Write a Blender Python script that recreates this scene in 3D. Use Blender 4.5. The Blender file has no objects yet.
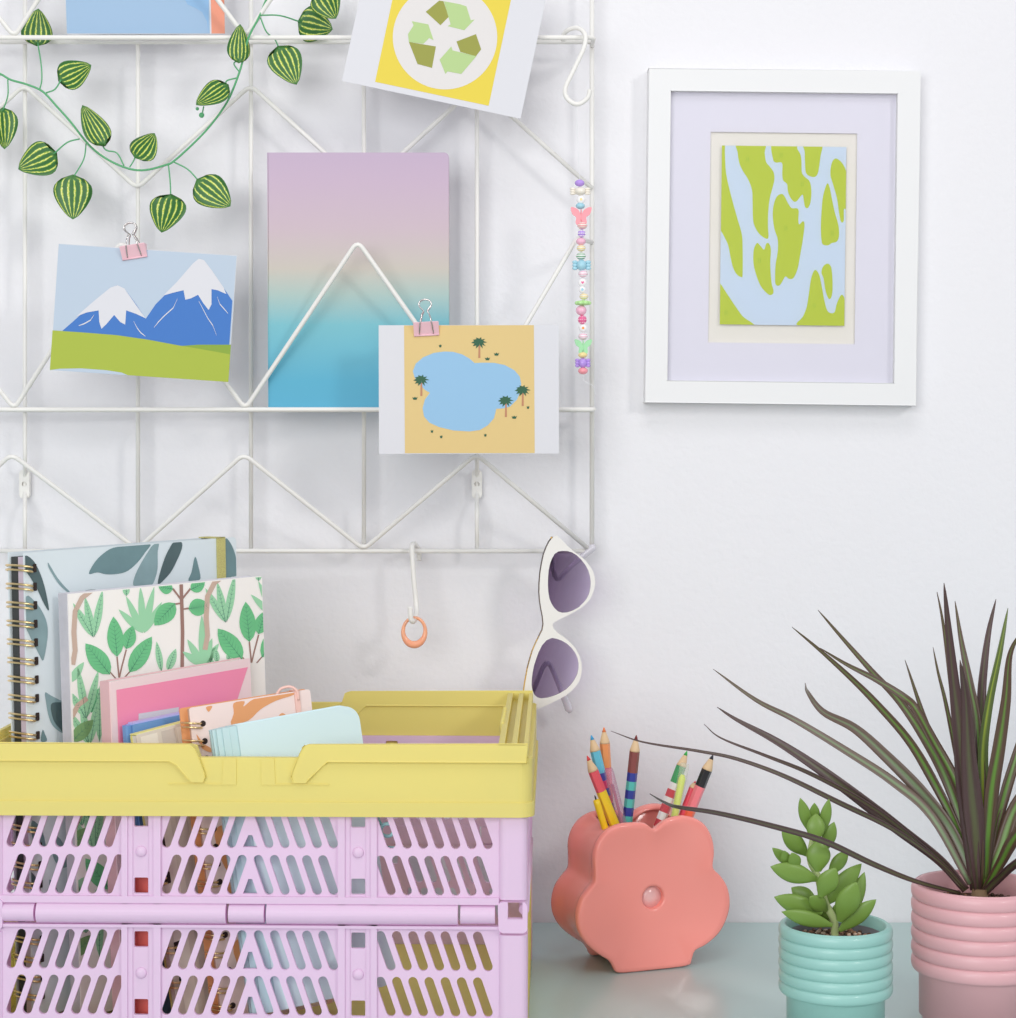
import bpy, math, random
from mathutils import Vector, Matrix
from mathutils.geometry import tessellate_polygon

# ------------------------------------------------------------------ camera, world, lights, exposure
S = bpy.context.scene
COL = S.collection
DW, ZC, F, HX, HY = 1.66, 0.408, 2000.0, 508.0, 430.0     # wall distance, eye height, focal length in px, vanishing point
cam = bpy.data.objects.new('camera', bpy.data.cameras.new('camera')); COL.objects.link(cam)
cam.location = (0, -DW, ZC); cam.rotation_euler = (math.pi/2, 0, 0)
cam.data.sensor_fit = 'HORIZONTAL'; cam.data.sensor_width = 36
cam.data.lens = 36*F/1016; cam.data.shift_y = -(509-HY)/1016
cam.data.clip_start = 0.05
S.camera = cam
w = bpy.data.worlds.new('world'); S.world = w; w.use_nodes = True
w.node_tree.nodes['Background'].inputs[0].default_value = (0.90, 0.92, 1.0, 1)
w.node_tree.nodes['Background'].inputs[1].default_value = 0.52

def area(name, loc, target, sx, sy, power, color=(1, 1, 1)):
    l = bpy.data.lights.new(name, 'AREA'); l.shape = 'RECTANGLE'; l.size = sx; l.size_y = sy
    l.energy = power; l.color = color
    o = bpy.data.objects.new(name, l); COL.objects.link(o); o.location = loc
    o.rotation_euler = (Vector(target)-Vector(loc)).to_track_quat('-Z', 'Y').to_euler()
    return o
area('window_light', (2.4, -3.3, 2.0), (0.0, 0, 0.25), 0.62, 0.62, 34, (1.0, 0.985, 0.96))
area('front_fill', (-0.8, -2.9, 0.85), (-0.1, 0, 0.25), 1.6, 1.3, 37, (0.985, 1.0, 0.99))  # unseen fill, added to brighten the object fronts and the left wall
area('ceiling_light', (0.05, -1.15, 1.75), (0.0, -0.55, 0), 0.9, 0.6, 6, (1.0, 0.99, 0.98))
S.view_settings.view_transform = 'Standard'; S.view_settings.look = 'None'
S.view_settings.gamma = 1; S.view_settings.use_curve_mapping = False
S.view_settings.exposure = -0.06

# ------------------------------------------------------------------ materials
def lin(c):
    return tuple(((v/255)/12.92 if v/255 <= 0.04045 else ((v/255+0.055)/1.055)**2.4) for v in c)
MC = {}
def mat(name, rgb, rough=0.5, metal=0.0, coat=0.0, bump=0.0, bscale=200, trans=0.0, sss=0.0, vary=0.0, vscale=30, ior=1.45):
    if name in MC: return MC[name]
    m = bpy.data.materials.new(name); m.use_nodes = True; nt = m.node_tree; b = nt.nodes['Principled BSDF']
    c = lin(rgb)
    b.inputs['Base Color'].default_value = (*c, 1); b.inputs['Roughness'].default_value = rough
    b.inputs['Metallic'].default_value = metal; b.inputs['Coat Weight'].default_value = coat
    b.inputs['Coat Roughness'].default_value = 0.06; b.inputs['IOR'].default_value = ior
    b.inputs['Transmission Weight'].default_value = trans
    if sss: b.inputs['Subsurface Weight'].default_value = sss; b.inputs['Subsurface Radius'].default_value = (0.01, 0.008, 0.008); b.inputs['Subsurface Scale'].default_value = 0.5
    tc = nt.nodes.new('ShaderNodeTexCoord')
    if vary:
        n = nt.nodes.new('ShaderNodeTexNoise'); n.inputs['Scale'].default_value = vscale; n.inputs['Detail'].default_value = 4
        nt.links.new(tc.outputs['Object'], n.inputs['Vector'])
        mx = nt.nodes.new('ShaderNodeMix'); mx.data_type = 'RGBA'
        mx.inputs['A'].default_value = (*[v*(1-vary) for v in c], 1); mx.inputs['B'].default_value = (*[min(1, v*(1+vary)) for v in c], 1)
        nt.links.new(n.outputs['Fac'], mx.inputs['Factor']); nt.links.new(mx.outputs['Result'], b.inputs['Base Color'])
    if bump:
        n = nt.nodes.new('ShaderNodeTexNoise'); n.inputs['Scale'].default_value = bscale; n.inputs['Detail'].default_value = 4
        nt.links.new(tc.outputs['Object'], n.inputs['Vector'])
        bp = nt.nodes.new('ShaderNodeBump'); bp.inputs['Strength'].default_value = bump; bp.inputs['Distance'].default_value = 0.002
        nt.links.new(n.outputs['Fac'], bp.inputs['Height']); nt.links.new(bp.outputs['Normal'], b.inputs['Normal'])
    MC[name] = m; return m

def ramp_mat(name, axis, stops, rough=0.5, grain=0.0, offset=0.0, length=1.0):
    """colour bands that are printed along one axis of the object"""
    m = bpy.data.materials.new(name); m.use_nodes = True; nt = m.node_tree; b = nt.nodes['Principled BSDF']
    b.inputs['Roughness'].default_value = rough
    tc = nt.nodes.new('ShaderNodeTexCoord'); sp = nt.nodes.new('ShaderNodeSeparateXYZ'); nt.links.new(tc.outputs['Object'], sp.inputs[0])
    mr = nt.nodes.new('ShaderNodeMapRange'); mr.inputs[1].default_value = offset; mr.inputs[2].default_value = offset+length
    nt.links.new(sp.outputs[axis], mr.inputs[0])
    src = mr.outputs[0]
    if grain:
        n = nt.nodes.new('ShaderNodeTexNoise'); n.inputs['Scale'].default_value = 700
        nt.links.new(tc.outputs['Object'], n.inputs['Vector'])
        a = nt.nodes.new('ShaderNodeMath'); a.operation = 'MULTIPLY_ADD'; a.inputs[1].default_value = grain
        nt.links.new(n.outputs['Fac'], a.inputs[0]); nt.links.new(src, a.inputs[2]); src = a.outputs[0]
    r = nt.nodes.new('ShaderNodeValToRGB'); nt.links.new(src, r.inputs[0]); nt.links.new(r.outputs[0], b.inputs['Base Color'])
    e = r.color_ramp.elements
    while len(e) < len(stops): e.new(0.5)
    for k, (p, c) in enumerate(stops): e[k].position = p; e[k].color = (*lin(c), 1)
    return m

# ------------------------------------------------------------------ geometry helpers
def P(px, py, D):
    return Vector(((px-HX)/F*D, D-DW, ZC-(py-HY)/F*D))
def frame(o, xa, up):
    xa = xa.normalized(); up = (up-xa*up.dot(xa)).normalized(); ya = up.cross(xa)
    M = Matrix((xa, ya, up)).transposed().to_4x4(); M.translation = o; return M
def card_frame(bl, br, tl, D, Dr=None, Dt=None):
    o = P(*bl, D); return frame(o, P(*br, Dr or D)-o, P(*tl, Dt or D)-o)
def onplane(M, px, py):
    """where the surface y=0 of a flat thing is met by the sight line of a spot traced in the photo"""
    Mi = M.inverted(); c = Mi @ Vector((0, -DW, ZC)); d = Mi.to_3x3() @ Vector(((px-HX)/F, 1, -(py-HY)/F))
    t = -c.y/d.y; q = c+d*t; return (q.x, q.z)
def smooth_path(pts, n=6, closed=False):
    pts = [Vector(p) for p in pts]; out = []; N = len(pts)
    rng = range(N) if closed else range(N-1)
    for i in rng:
        p1, p2 = pts[i], pts[(i+1) % N]
        p0 = pts[i-1] if (closed or i > 0) else p1*2-p2
        p3 = pts[(i+2) % N] if (closed or i < N-2) else p2*2-p1
        for k in range(n):
            t = k/n
            out.append(0.5*((2*p1)+(p2-p0)*t+(2*p0-5*p1+4*p2-p3)*t*t+(-p0+3*p1-3*p2+p3)*t**3))
    if not closed: out.append(pts[-1])
    return out
def fillet(pts, r, n=5):
    pts = [Vector(p) for p in pts]; out = [pts[0]]
    for i in range(1, len(pts)-1):
        a, b, c = pts[i-1], pts[i], pts[i+1]
        u = (a-b); v = (c-b); rr = min(r, u.length*0.45, v.length*0.45)
        p = b+u.normalized()*rr; q = b+v.normalized()*rr
        for k in range(n+1):
            t = k/n; out.append(p*(1-t)**2+b*2*t*(1-t)+q*t*t)
    out.append(pts[-1]); return out
def sm2(pts, n=5): return [(v.x, v.y) for v in smooth_path([(x, y, 0) for x, y in pts], n, True)]

class MB:
    def __init__(s): s.v = []; s.f = []; s.m = []; s.sm = []; s.uv = {}
    def add(s, vs, fs, m=0, smooth=False):
        o = len(s.v); s.v += [Vector(v) for v in vs]
        for f in fs: s.f.append([i+o for i in f]); s.m.append(m); s.sm.append(smooth)
        return o
    def box(s, a, b, m=0):
        x0, y0, z0 = a; x1, y1, z1 = b
        s.add([(x0,y0,z0),(x1,y0,z0),(x1,y1,z0),(x0,y1,z0),(x0,y0,z1),(x1,y0,z1),(x1,y1,z1),(x0,y1,z1)],
              [(0,3,2,1),(4,5,6,7),(0,1,5,4),(1,2,6,5),(2,3,7,6),(3,0,4,7)], m)
    def poly(s, pts, y=0.0, m=0):
        """flat print on the face y, facing -y; pts are (x, z)"""
        vs = [Vector((p[0], p[1], 0)) for p in pts]
        tr = tessellate_polygon([vs]); s.add([(p[0], y, p[1]) for p in pts], s._or(tr, pts, False), m)
    def _or(s, tr, pts, up):
        out = []
        for a, b, c in tr:
            A, B, C = pts[a], pts[b], pts[c]
            ar = (B[0]-A[0])*(C[1]-A[1])-(B[1]-A[1])*(C[0]-A[0])
            if abs(ar) < 1e-14: continue
            out.append((a, b, c) if (ar > 0) != up else (a, c, b))
        return out
    def prism(s, pts, y0, y1, m=0, holes=(), axis='y', side_m=None, smooth=False):
        """outline (x,z) extruded along y  (axis 'z': outline (x,y) extruded along z; axis 'x': outline (y,z) along x)"""
        loops = [list(pts)]+[list(h) for h in holes]; flat = [p for l in loops for p in l]
        tr = tessellate_polygon([[Vector((p[0], p[1], 0)) for p in l] for l in loops])
        def q(p, t): return (p[0], t, p[1]) if axis == 'y' else ((p[0], p[1], t) if axis == 'z' else (t, p[0], p[1]))
        f0 = s._or(tr, flat, axis != 'y'); n = len(flat)
        vs = [q(p, y0) for p in flat]+[q(p, y1) for p in flat]
        fs = [tuple(f) for f in f0]+[tuple(i+n for i in reversed(f)) for f in f0]
        s.add(vs, fs, m); base = 0
        for li, l in enumerate(loops):
            k = len(l); area2 = sum(l[i][0]*l[(i+1) % k][1]-l[(i+1) % k][0]*l[i][1] for i in range(k))
            ccw = area2 > 0
            if li > 0: ccw = not ccw
            vs = [q(p, y0) for p in l]+[q(p, y1) for p in l]; fs = []
            for i in range(k):
                j = (i+1) % k; f = (i, j, k+j, k+i)
                if axis == 'y': f = f if ccw else f[::-1]
                else: f = f if ccw else f[::-1]
                fs.append(f)
            s.add(vs, fs, m if side_m is None else side_m, smooth)
    def tube(s, path, r, seg=8, m=0, closed=False, caps=True):
        path = [Vector(p) for p in path]; N = len(path); rr = r if isinstance(r, (list, tuple)) else [r]*N
        vs = []; nrm = None
        for i in range(N):
            if closed: t = path[(i+1) % N]-path[i-1]
            else: t = path[min(i+1, N-1)]-path[max(i-1, 0)]
            if t.length < 1e-9: t = Vector((0, 0, 1))
            t.normalize()
            if nrm is None:
                nrm = t.orthogonal().normalized()
            nrm = nrm-t*nrm.dot(t)
            if nrm.length < 1e-6: nrm = t.orthogonal()
            nrm.normalize(); bn = t.cross(nrm)
            for k in range(seg):
                a = 2*math.pi*k/seg; vs.append(path[i]+(nrm*math.cos(a)+bn*math.sin(a))*rr[i])
        fs = []
        for i in range(N if closed else N-1):
            j = (i+1) % N
            for k in range(seg):
                l = (k+1) % seg; fs.append((i*seg+k, i*seg+l, j*seg+l, j*seg+k))
        o = s.add(vs, fs, m, True)
        if caps and not closed:
            s.f.append([o+k for k in reversed(range(seg))]); s.m.append(m); s.sm.append(False)
            s.f.append([o+(N-1)*seg+k for k in range(seg)]); s.m.append(m); s.sm.append(False)
    def lathe(s, prof, seg=48, m=0, smooth=True, M=None, mats=None):
        """profile (r, z) turned about z; r=0 closes"""
        vs = []; N = len(prof)
        for r, z in prof:
            for k in range(seg):
                a = 2*math.pi*k/seg; v = Vector((r*math.cos(a), r*math.sin(a), z)); vs.append(M @ v if M else v)
        for i in range(N-1):
            fs = []
            for k in range(seg):
                l = (k+1) % seg; fs.append((i*seg+k, i*seg+l, (i+1)*seg+l, (i+1)*seg+k))
            if i == 0: o = s.add(vs, fs, mats[0] if mats else m, smooth)
            else:
                for f in fs: s.f.append([x+o for x in f]); s.m.append(mats[i] if mats else m); s.sm.append(smooth)
        if prof[0][0] > 1e-9: s.f.append([o+k for k in reversed(range(seg))]); s.m.append(mats[0] if mats else m); s.sm.append(False)
        if prof[-1][0] > 1e-9: s.f.append([o+(N-1)*seg+k for k in range(seg)]); s.m.append(mats[-1] if mats else m); s.sm.append(False)
    def ball(s, c, r, m=0, seg=14, rings=8, M=None):
        c = Vector(c); r = Vector(r) if not isinstance(r, (int, float)) else Vector((r, r, r))
        L = Matrix.Translation(c) @ (M or Matrix.Identity(4)) @ Matrix.Diagonal((*r, 1))
        s.lathe([(math.sin(math.pi*i/rings) if 0 < i < rings else 0, -math.cos(math.pi*i/rings)) for i in range(rings+1)], seg, m, True, L)
    def build(s, name, mats, parent=None, world=False, bevel=0, bseg=2, solid=0, sub=0, origin=None, uv=None, bang=35):
        me = bpy.data.meshes.new(name); vs = s.v
        if world and parent: Mi = parent.matrix_world.inverted(); vs = [Mi @ v for v in vs]
        o = bpy.data.objects.new(name, me); COL.objects.link(o)
        if parent is None and origin is not None:
            O = Vector(origin); vs = [v-O for v in vs]; o.location = O
        me.from_pydata([tuple(v) for v in vs], [], s.f)
        if not isinstance(mats, (list, tuple)): mats = [mats]
        for mm in mats: me.materials.append(mm)
        me.polygons.foreach_set('material_index', s.m); me.polygons.foreach_set('use_smooth', s.sm)
        if uv:
            l = me.uv_layers.new(name='UVMap')
            for lp in me.loops: l.data[lp.index].uv = uv[lp.vertex_index]
        import bmesh
        if not uv:
            bm = bmesh.new(); bm.from_mesh(me); bmesh.ops.remove_doubles(bm, verts=bm.verts, dist=1e-6); bm.to_mesh(me); bm.free()
        me.update()
        if parent: o.parent = parent
        if sub: md = o.modifiers.new('sub', 'SUBSURF'); md.levels = md.render_levels = sub
        if solid: md = o.modifiers.new('solid', 'SOLIDIFY'); md.thickness = solid; md.offset = 0
        if bevel:
            md = o.modifiers.new('bevel', 'BEVEL'); md.width = bevel; md.segments = bseg; md.limit_method = 'ANGLE'; md.angle_limit = math.radians(bang); md.harden_normals = False
        return o

def thing(name, label, cat, loc=(0, 0, 0), group=None, M=None):
    o = bpy.data.objects.new(name, None); COL.objects.link(o); o.empty_display_size = 0.02
    if M is not None: o.matrix_world = M
    else: o.location = loc; o.matrix_world = Matrix.Translation(Vector(loc))
    o['label'] = label; o['category'] = cat
    if group: o['group'] = group
    return o
def tag(o, label, cat, group=None):
    o['label'] = label; o['category'] = cat
    if group: o['group'] = group
    return o
def struct(o): o['kind'] = 'structure'; return o
def rrect(x0, z0, x1, z1, r, n=4, corners=(1, 1, 1, 1)):
    """rounded rectangle ccw from bottom-left; corners = bl, br, tr, tl"""
    out = []
    for (cx, cz, a0, on, px, pz) in ((x0+r, z0+r, 180, corners[0], x0, z0), (x1-r, z0+r, 270, corners[1], x1, z0), (x1-r, z1-r, 0, corners[2], x1, z1), (x0+r, z1-r, 90, corners[3], x0, z1)):
        if not on: out.append((px, pz)); continue
        for k in range(n+1):
            a = math.radians(a0+90*k/n); out.append((cx+r*math.cos(a), cz+r*math.sin(a)))
    return out

# ------------------------------------------------------------------ the setting
def wall_mat():
    m = bpy.data.materials.new('painted wall'); m.use_nodes = True; nt = m.node_tree; b = nt.nodes['Principled BSDF']
    b.inputs['Base Color'].default_value = (*lin((236, 235, 238)), 1); b.inputs['Roughness'].default_value = 0.75
    tc = nt.nodes.new('ShaderNodeTexCoord'); n = nt.nodes.new('ShaderNodeTexNoise'); n.inputs['Scale'].default_value = 170; n.inputs['Detail'].default_value = 3
    n2 = nt.nodes.new('ShaderNodeTexNoise'); n2.inputs['Scale'].default_value = 45; n2.inputs['Detail'].default_value = 2
    ad = nt.nodes.new('ShaderNodeMath'); nt.links.new(tc.outputs['Object'], n.inputs['Vector']); nt.links.new(tc.outputs['Object'], n2.inputs['Vector'])
    nt.links.new(n.outputs['Fac'], ad.inputs[0]); nt.links.new(n2.outputs['Fac'], ad.inputs[1])
    bp = nt.nodes.new('ShaderNodeBump'); bp.inputs['Strength'].default_value = 0.35; bp.inputs['Distance'].default_value = 0.0012
    nt.links.new(ad.outputs[0], bp.inputs['Height']); nt.links.new(bp.outputs['Normal'], b.inputs['Normal']); return m
b = MB(); b.box((-2, 0, -0.73), (2, 0.1, 1.9)); struct(b.build('wall_back', wall_mat()))
b = MB(); b.box((-2, -3.2, -0.78), (2, 0.1, -0.73)); struct(b.build('floor', mat('pale floor', (205, 196, 184), 0.5)))

MT = mat('mint desk lacquer', (178, 202, 199), 0.28, coat=0.1, vary=0.02, vscale=8)
dk = thing('desk', 'pale grey-green desk with a glossy top against the white wall', 'desk', (0, -0.32, -0.73))
b = MB(); b.box((-0.85, -0.62, -0.025), (0.85, -0.0015, 0)); b.build('desktop', MT, dk, True, bevel=0.002)
for sx in (-0.78, 0.78):
    for sy in (-0.57, -0.05):
        b = MB(); b.box((sx-0.022, sy-0.022, -0.73), (sx+0.022, sy+0.022, -0.025)); b.build('leg', MT, dk, True, bevel=0.002)

# ------------------------------------------------------------------ wire rack on the wall
WHM = mat('white powder coated wire', (240, 238, 233), 0.42)
GD = 1.638; VX = [25, 138, 251, 364, 477, 592]
rack = thing('wire_wall_rack', 'white wire wall rack with zigzag pockets', 'wall rack', P(364, 551, DW))
TOPY = -120
XL = -88
for i, vx in enumerate([XL]+VX):
    b = MB()
    if vx in (25, 477):      # rods that step back to the wall where they are screwed on
        p = [P(vx, TOPY, GD), P(vx, 462, GD), P(vx, 474, GD+0.017), P(vx, 494, GD+0.017), P(vx, 510, GD), P(vx, 551, GD)]
        b.tube(fillet(p, 0.008), 0.0018, 10, caps=True)
    else: b.tube([P(vx, TOPY, GD), P(vx, 551, GD)], 0.0018 if vx != 592 else 0.002, 10)
    b.build('vertical_wire', WHM, rack, True)
for vx in (25, 477):
    c = P(vx, 484, GD+0.017); q = []
    o = (c.x, c.z)
    h = [(o[0]+0.0021*math.cos(a*math.pi/6), o[1]+0.0021*math.sin(a*math.pi/6)) for a in range(12)]
    b = MB(); b.prism(rrect(o[0]-0.0042, o[1]-0.012, o[0]+0.0042, o[1]+0.012, 0.0035), c.y-0.0026, c.y+0.0026, holes=[h])
    b.build('mounting_tab', WHM, rack, True, bevel=0.0006)
for py in (TOPY, 42.0, 410, 551):
    b = MB(); b.tube([P(XL, py, GD-0.0036), P(592, py, GD-0.0036)], 0.0019, 10); b.build('horizontal_wire', WHM, rack, True)
FD = GD-0.036; PD = GD-0.070     # pocket base and pocket top stand off from the rack
for py in (42.0, 410):
    zz = P(0, 37.5 if py < 100 else 409.5, FD).z
    x0 = P(XL, 0, GD).x; x1 = P(592, 0, GD).x
    b = MB(); b.tube(fillet([(x1-0.0, GD-DW, zz), (x1-0.0, FD-DW, zz), (x0, FD-DW, zz), (x0, GD-DW, zz)], 0.006), 0.0019, 10)
    b.build('pocket_base_wire', WHM, rack, True)
def zig(xs, y_lo, y_hi, d_lo, d_hi, first_hi, name='zigzag_wire', tail=None):
    pts = []
    for k, x in enumerate(xs):
        hi = (k % 2 == 0) == first_hi
        pv = P(x, y_hi if hi else y_lo, GD); pts.append((pv.x, (d_hi if hi else d_lo)-DW, pv.z))
    if tail: pts += tail
    b = MB(); b.tube(fillet(pts, 0.007, 6), 0.0019, 10); b.build(name, WHM, rack, True)
allx = [XL]+VX
# pocket fronts (lean out), flat zigzag of the top field, lower leaning zigzag
zig(allx, 189, 86, GD-0.0036, GD-0.0036, False)
z0 = P(0, 238, 1.60).z
e = P(592, 238, GD)
zt = [(P(577, 0, 1.60).x, 1.60-DW, z0), (e.x, GD-DW, z0)]
pts = []
for k, x in enumerate(allx[:-1]):
    hi = (k % 2 == 0); pv = P(x, 0, GD); pts.append((pv.x, (PD if not hi else FD)-DW, P(0, 236, GD).z if not hi else P(0, 408, GD).z))
# starts low at XL, high at 25 ... the photo has valleys at 25/251/477 and peaks between
pts = []
for x, hi in ((XL, 1), (25, 0), (138, 1), (251, 0), (364, 1), (477, 0)):
    pv = P(x, 0, GD); pts.append((pv.x, (PD if hi else FD)-DW, P(0, 241, PD).z if hi else P(0, 409, FD).z))
b = MB(); b.tube(fillet([(P(XL, 0, GD).x, GD-DW, pts[0][2])]+pts+zt, 0.007, 6), 0.0019, 10); b.build('pocket_zigzag_wire', WHM, rack, True)
pts = []
for x, hi in ((XL, 1), (25, 0), (138, 1), (251, 0), (364, 1), (477, 0), (560, 1)):
    pv = P(x, 0, GD); pts.append((pv.x, (PD if hi else FD)-DW, P(0, -130, PD).z if hi else P(0, 37, FD).z))
b = MB(); b.tube(fillet([(P(XL, 0, GD).x, GD-DW, pts[0][2])]+pts+[(e.x, GD-DW, pts[-1][2])], 0.007, 6), 0.0019, 10); b.build('pocket_zigzag_wire', WHM, rack, True)
pts = []
for x, hi in ((XL, 0), (25, 1), (138, 0), (251, 1), (364, 0), (477, 1), (589, 0)):
    pv = P(x, 0, GD); pts.append((pv.x, (GD-0.045 if hi else GD-0.004)-DW, P(0, 454, GD-0.045).z if hi else P(0, 549, GD).z))
b = MB(); b.tube(fillet(pts, 0.007, 6), 0.0019, 10); b.build('zigzag_wire', WHM, rack, True)

# ------------------------------------------------------------------ hooks, ring, beads
HG = 'white wire hooks on the rack'
def zq(x, y, s, ox, oy): return (x/s+ox, y/s+oy)
t = thing('wire_hook', 'closed white wire S-hook hanging at the upper right corner of the rack', 'hook', P(575, 40, 1.60), HG)
pl = [(835,130,1.614),(838,108,1.611),(858,92,1.604),(885,90,1.599),(905,110,1.594),(902,150,1.591),(870,220,1.590),(843,278,1.589),(848,312,1.589),(880,331,1.588),(912,312,1.587),(921,284,1.586)]
b = MB(); b.tube(smooth_path([P(*zq(x, y, 3.175, 300, 0), d) for x, y, d in pl], 6), 0.0019, 10); b.build('hook_wire', WHM, t, True)
t = thing('wire_hook', 'white wire hook on the bottom bar carrying an orange ring', 'hook', P(413, 550, 1.62), HG)
pl = [(228,238,1.648),(228,190,1.649),(215,140,1.645),(190,108,1.635),(172,130,1.624),(176,220,1.622),(188,400,1.621),(204,560,1.621),(207,640,1.618),(195,702,1.612),(178,716,1.604),(163,690,1.602),(157,600,1.602)]
b = MB(); b.tube(smooth_path([P(*zq(x, y, 7.84, 390, 530), d) for x, y, d in pl], 6), 0.0021, 10); b.build('hook_wire', WHM, t, True)

ORG = mat('translucent orange resin', (250, 174, 138), 0.18, sss=0.4, coat=0.3)
c = P(*zq(190, 787, 7.84, 390, 530), 1.61); pts = []; rr = []
for k in range(40):
    a = 2*math.pi*k/40; wv = 0.5*(1-math.sin(a))
    pts.append((c.x+0.0089*math.cos(a), c.y+0.001*math.cos(a), c.z+(0.0109 if math.sin(a) < 0 else 0.0108)*math.sin(a)-0.0006)); rr.append(0.0013+0.0017*wv**2)
b = MB(); b.tube(pts, rr, 12, closed=True)
tag(b.build('ring', ORG, origin=c), 'orange finger ring hanging on the lower white hook', 'ring')

bs = thing('bead_strand', 'strand of pastel beads hanging from the corner hook', 'bead strand', P(577, 104, 1.602))
BD = 1.588
BM = {k: mat('bead '+k, v, 0.25, coat=0.3) for k, v in dict(purple=(186,150,232), cream=(243,236,222), white=(250,248,248), blue=(166,214,230), pink=(250,160,170), rose=(248,190,212), hot=(238,112,160), green=(165,226,172), lime=(190,238,160), yellow=(248,226,160), orange=(245,160,90), stripe=(120,180,140)).items()}
th = MB()
tp = [P(576.5, 103, BD), P(578, 140, BD), P(579.5, 181, BD), P(581.5, 240, BD), P(582.5, 300, BD), P(583, 372, BD), P(586, 382, BD-.002), P(593, 386, BD-.004), P(596, 396, BD-.003)]
th.tube(smooth_path(tp, 6), 0.00022, 6); th.build('thread', mat('clear thread', (235, 235, 238), 0.3), bs, True)
def zb(x, y): return P(*zq(x, y, 4.42, 540, 160), BD)
s_ = BD/F/4.42
def disc(b, c, r, t, m):
    b.lathe([(0, -t), (r*0.8, -t), (r, -t*0.5), (r, t*0.5), (r*0.8, t), (0, t)], 16, m, True, Matrix.Translation(c) @ Matrix.Rotation(math.pi/2, 4, 'X'))
def bead(x, y, kind, col, rx=20, rz=16, col2=None):
    c = zb(x, y); rx *= 1.1; rz *= 1.12; b = MB(); M1 = [BM[col], BM[col2 or 'white']]
    if kind == 'ball': b.ball(c, (rx*s_, rx*s_*0.95, rz*s_))
    elif kind == 'stripe':
        N = 10
        b.lathe([(math.sin(math.pi*i/N)*rx*s_ if 0 < i < N else 0, -math.cos(math.pi*i/N)*rz*s_) for i in range(N+1)], 14, 0, True, Matrix.Translation(c), mats=[i % 2 for i in range(N)])
    elif kind == 'disc':
        disc(b, c, rx*s_, 0.0022, 0)
        if col2 == 'hot':
            h = [(math.sin(a)**3*7, (13*math.cos(a)-5*math.cos(2*a)-2*math.cos(3*a)-math.cos(4*a))*.45) for a in [2*math.pi*k/24 for k in range(24)]]
            b.poly([(c.x+p[0]*s_, c.z+p[1]*s_) for p in h], c.y-0.0024, 1)
        else: b.poly([(c.x+6*s_*math.cos(k*math.pi/8), c.z+6*s_*math.sin(k*math.pi/8)) for k in range(16)], c.y-0.0024, 1)
    elif kind == 'candy':
        b.ball(c, (rx*0.62*s_, rx*0.62*s_, rz*s_))
        for sg in (-1, 1):
            for k in (-1, 0, 1): b.ball(c+Vector((sg*rx*0.78*s_, 0, k*rz*0.55*s_)), (rx*0.34*s_, rx*0.18*s_, rz*0.34*s_), seg=10, rings=6)
    elif kind == 'flower':
        for k in range(6): b.ball(c+Vector((rx*0.62*math.cos(k*math.pi/3)*s_, rx*0.62*math.sin(k*math.pi/3)*s_, 0)), (rx*0.4*s_, rx*0.4*s_, rz*s_), seg=10, rings=6)
        b.ball(c, (rx*0.45*s_, rx*0.45*s_, rz*1.3*s_))
    elif kind == 'dotted':
        b.ball(c, (rx*s_, rx*s_, rz*s_))
        for i in range(5):
            for k in range(3):
                a = math.radians(-150+30*i); el = math.radians(-40+40*k)
                b.ball(c+Vector((rx*math.cos(a)*math.cos(el), rx*math.sin(a)*math.cos(el), rz*math.sin(el)))*s_, 3.0*s_, 1, seg=8, rings=4)
    elif kind == 'butterfly':
        for sg in (-1, 1):
            up = sm2([(2, 2), (12, 24), (34, 34), (41, 28), (34, 6), (20, -6), (22, -26), (14, -36), (4, -24)], 4)
            b.prism([(c.x+sg*p[0]*s_*rx/40, c.z+p[1]*s_*rx/40) for p in (up if sg > 0 else up[::-1])], c.y-0.0012, c.y+0.0012, 0)
        b.ball(c, (4*s_, 8*s_, 30*s_*rx/40))
    o = b.build('bead', M1, bs, True); return o
for a in [(175,102,'ball','purple',20,14),(178,138,'candy','cream',38,17),(181,175,'disc','white',17,15,'yellow'),(178,203,'ball','blue',19,13),
          (182,247,'butterfly','pink',41,0),(187,290,'stripe','pink',20,15,'cream'),(184,325,'dotted','purple',16,16,'white'),(181,360,'ball','rose',20,15),
          (182,390,'stripe','yellow',18,14,'cream'),(181,425,'stripe','stripe',20,15,'white'),(184,465,'candy','blue',34,22),(190,503,'stripe','rose',19,15,'white'),
          (188,542,'disc','white',17,15,'hot'),(187,573,'disc','white',14,14,'blue'),(194,603,'stripe','yellow',18,13,'cream'),(190,632,'flower','lime',33,9),
          (182,665,'ball','rose',22,20),(187,706,'dotted','hot',18,18,'rose'),(190,743,'disc','white',16,15,'orange'),(190,780,'stripe','rose',19,14,'white'),
          (191,824,'butterfly','green',34,0),(189,862,'ball','yellow',19,12),(189,897,'candy','purple',28,20),(190,932,'ball','pink',20,14)]:
    bead(*a)

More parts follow.
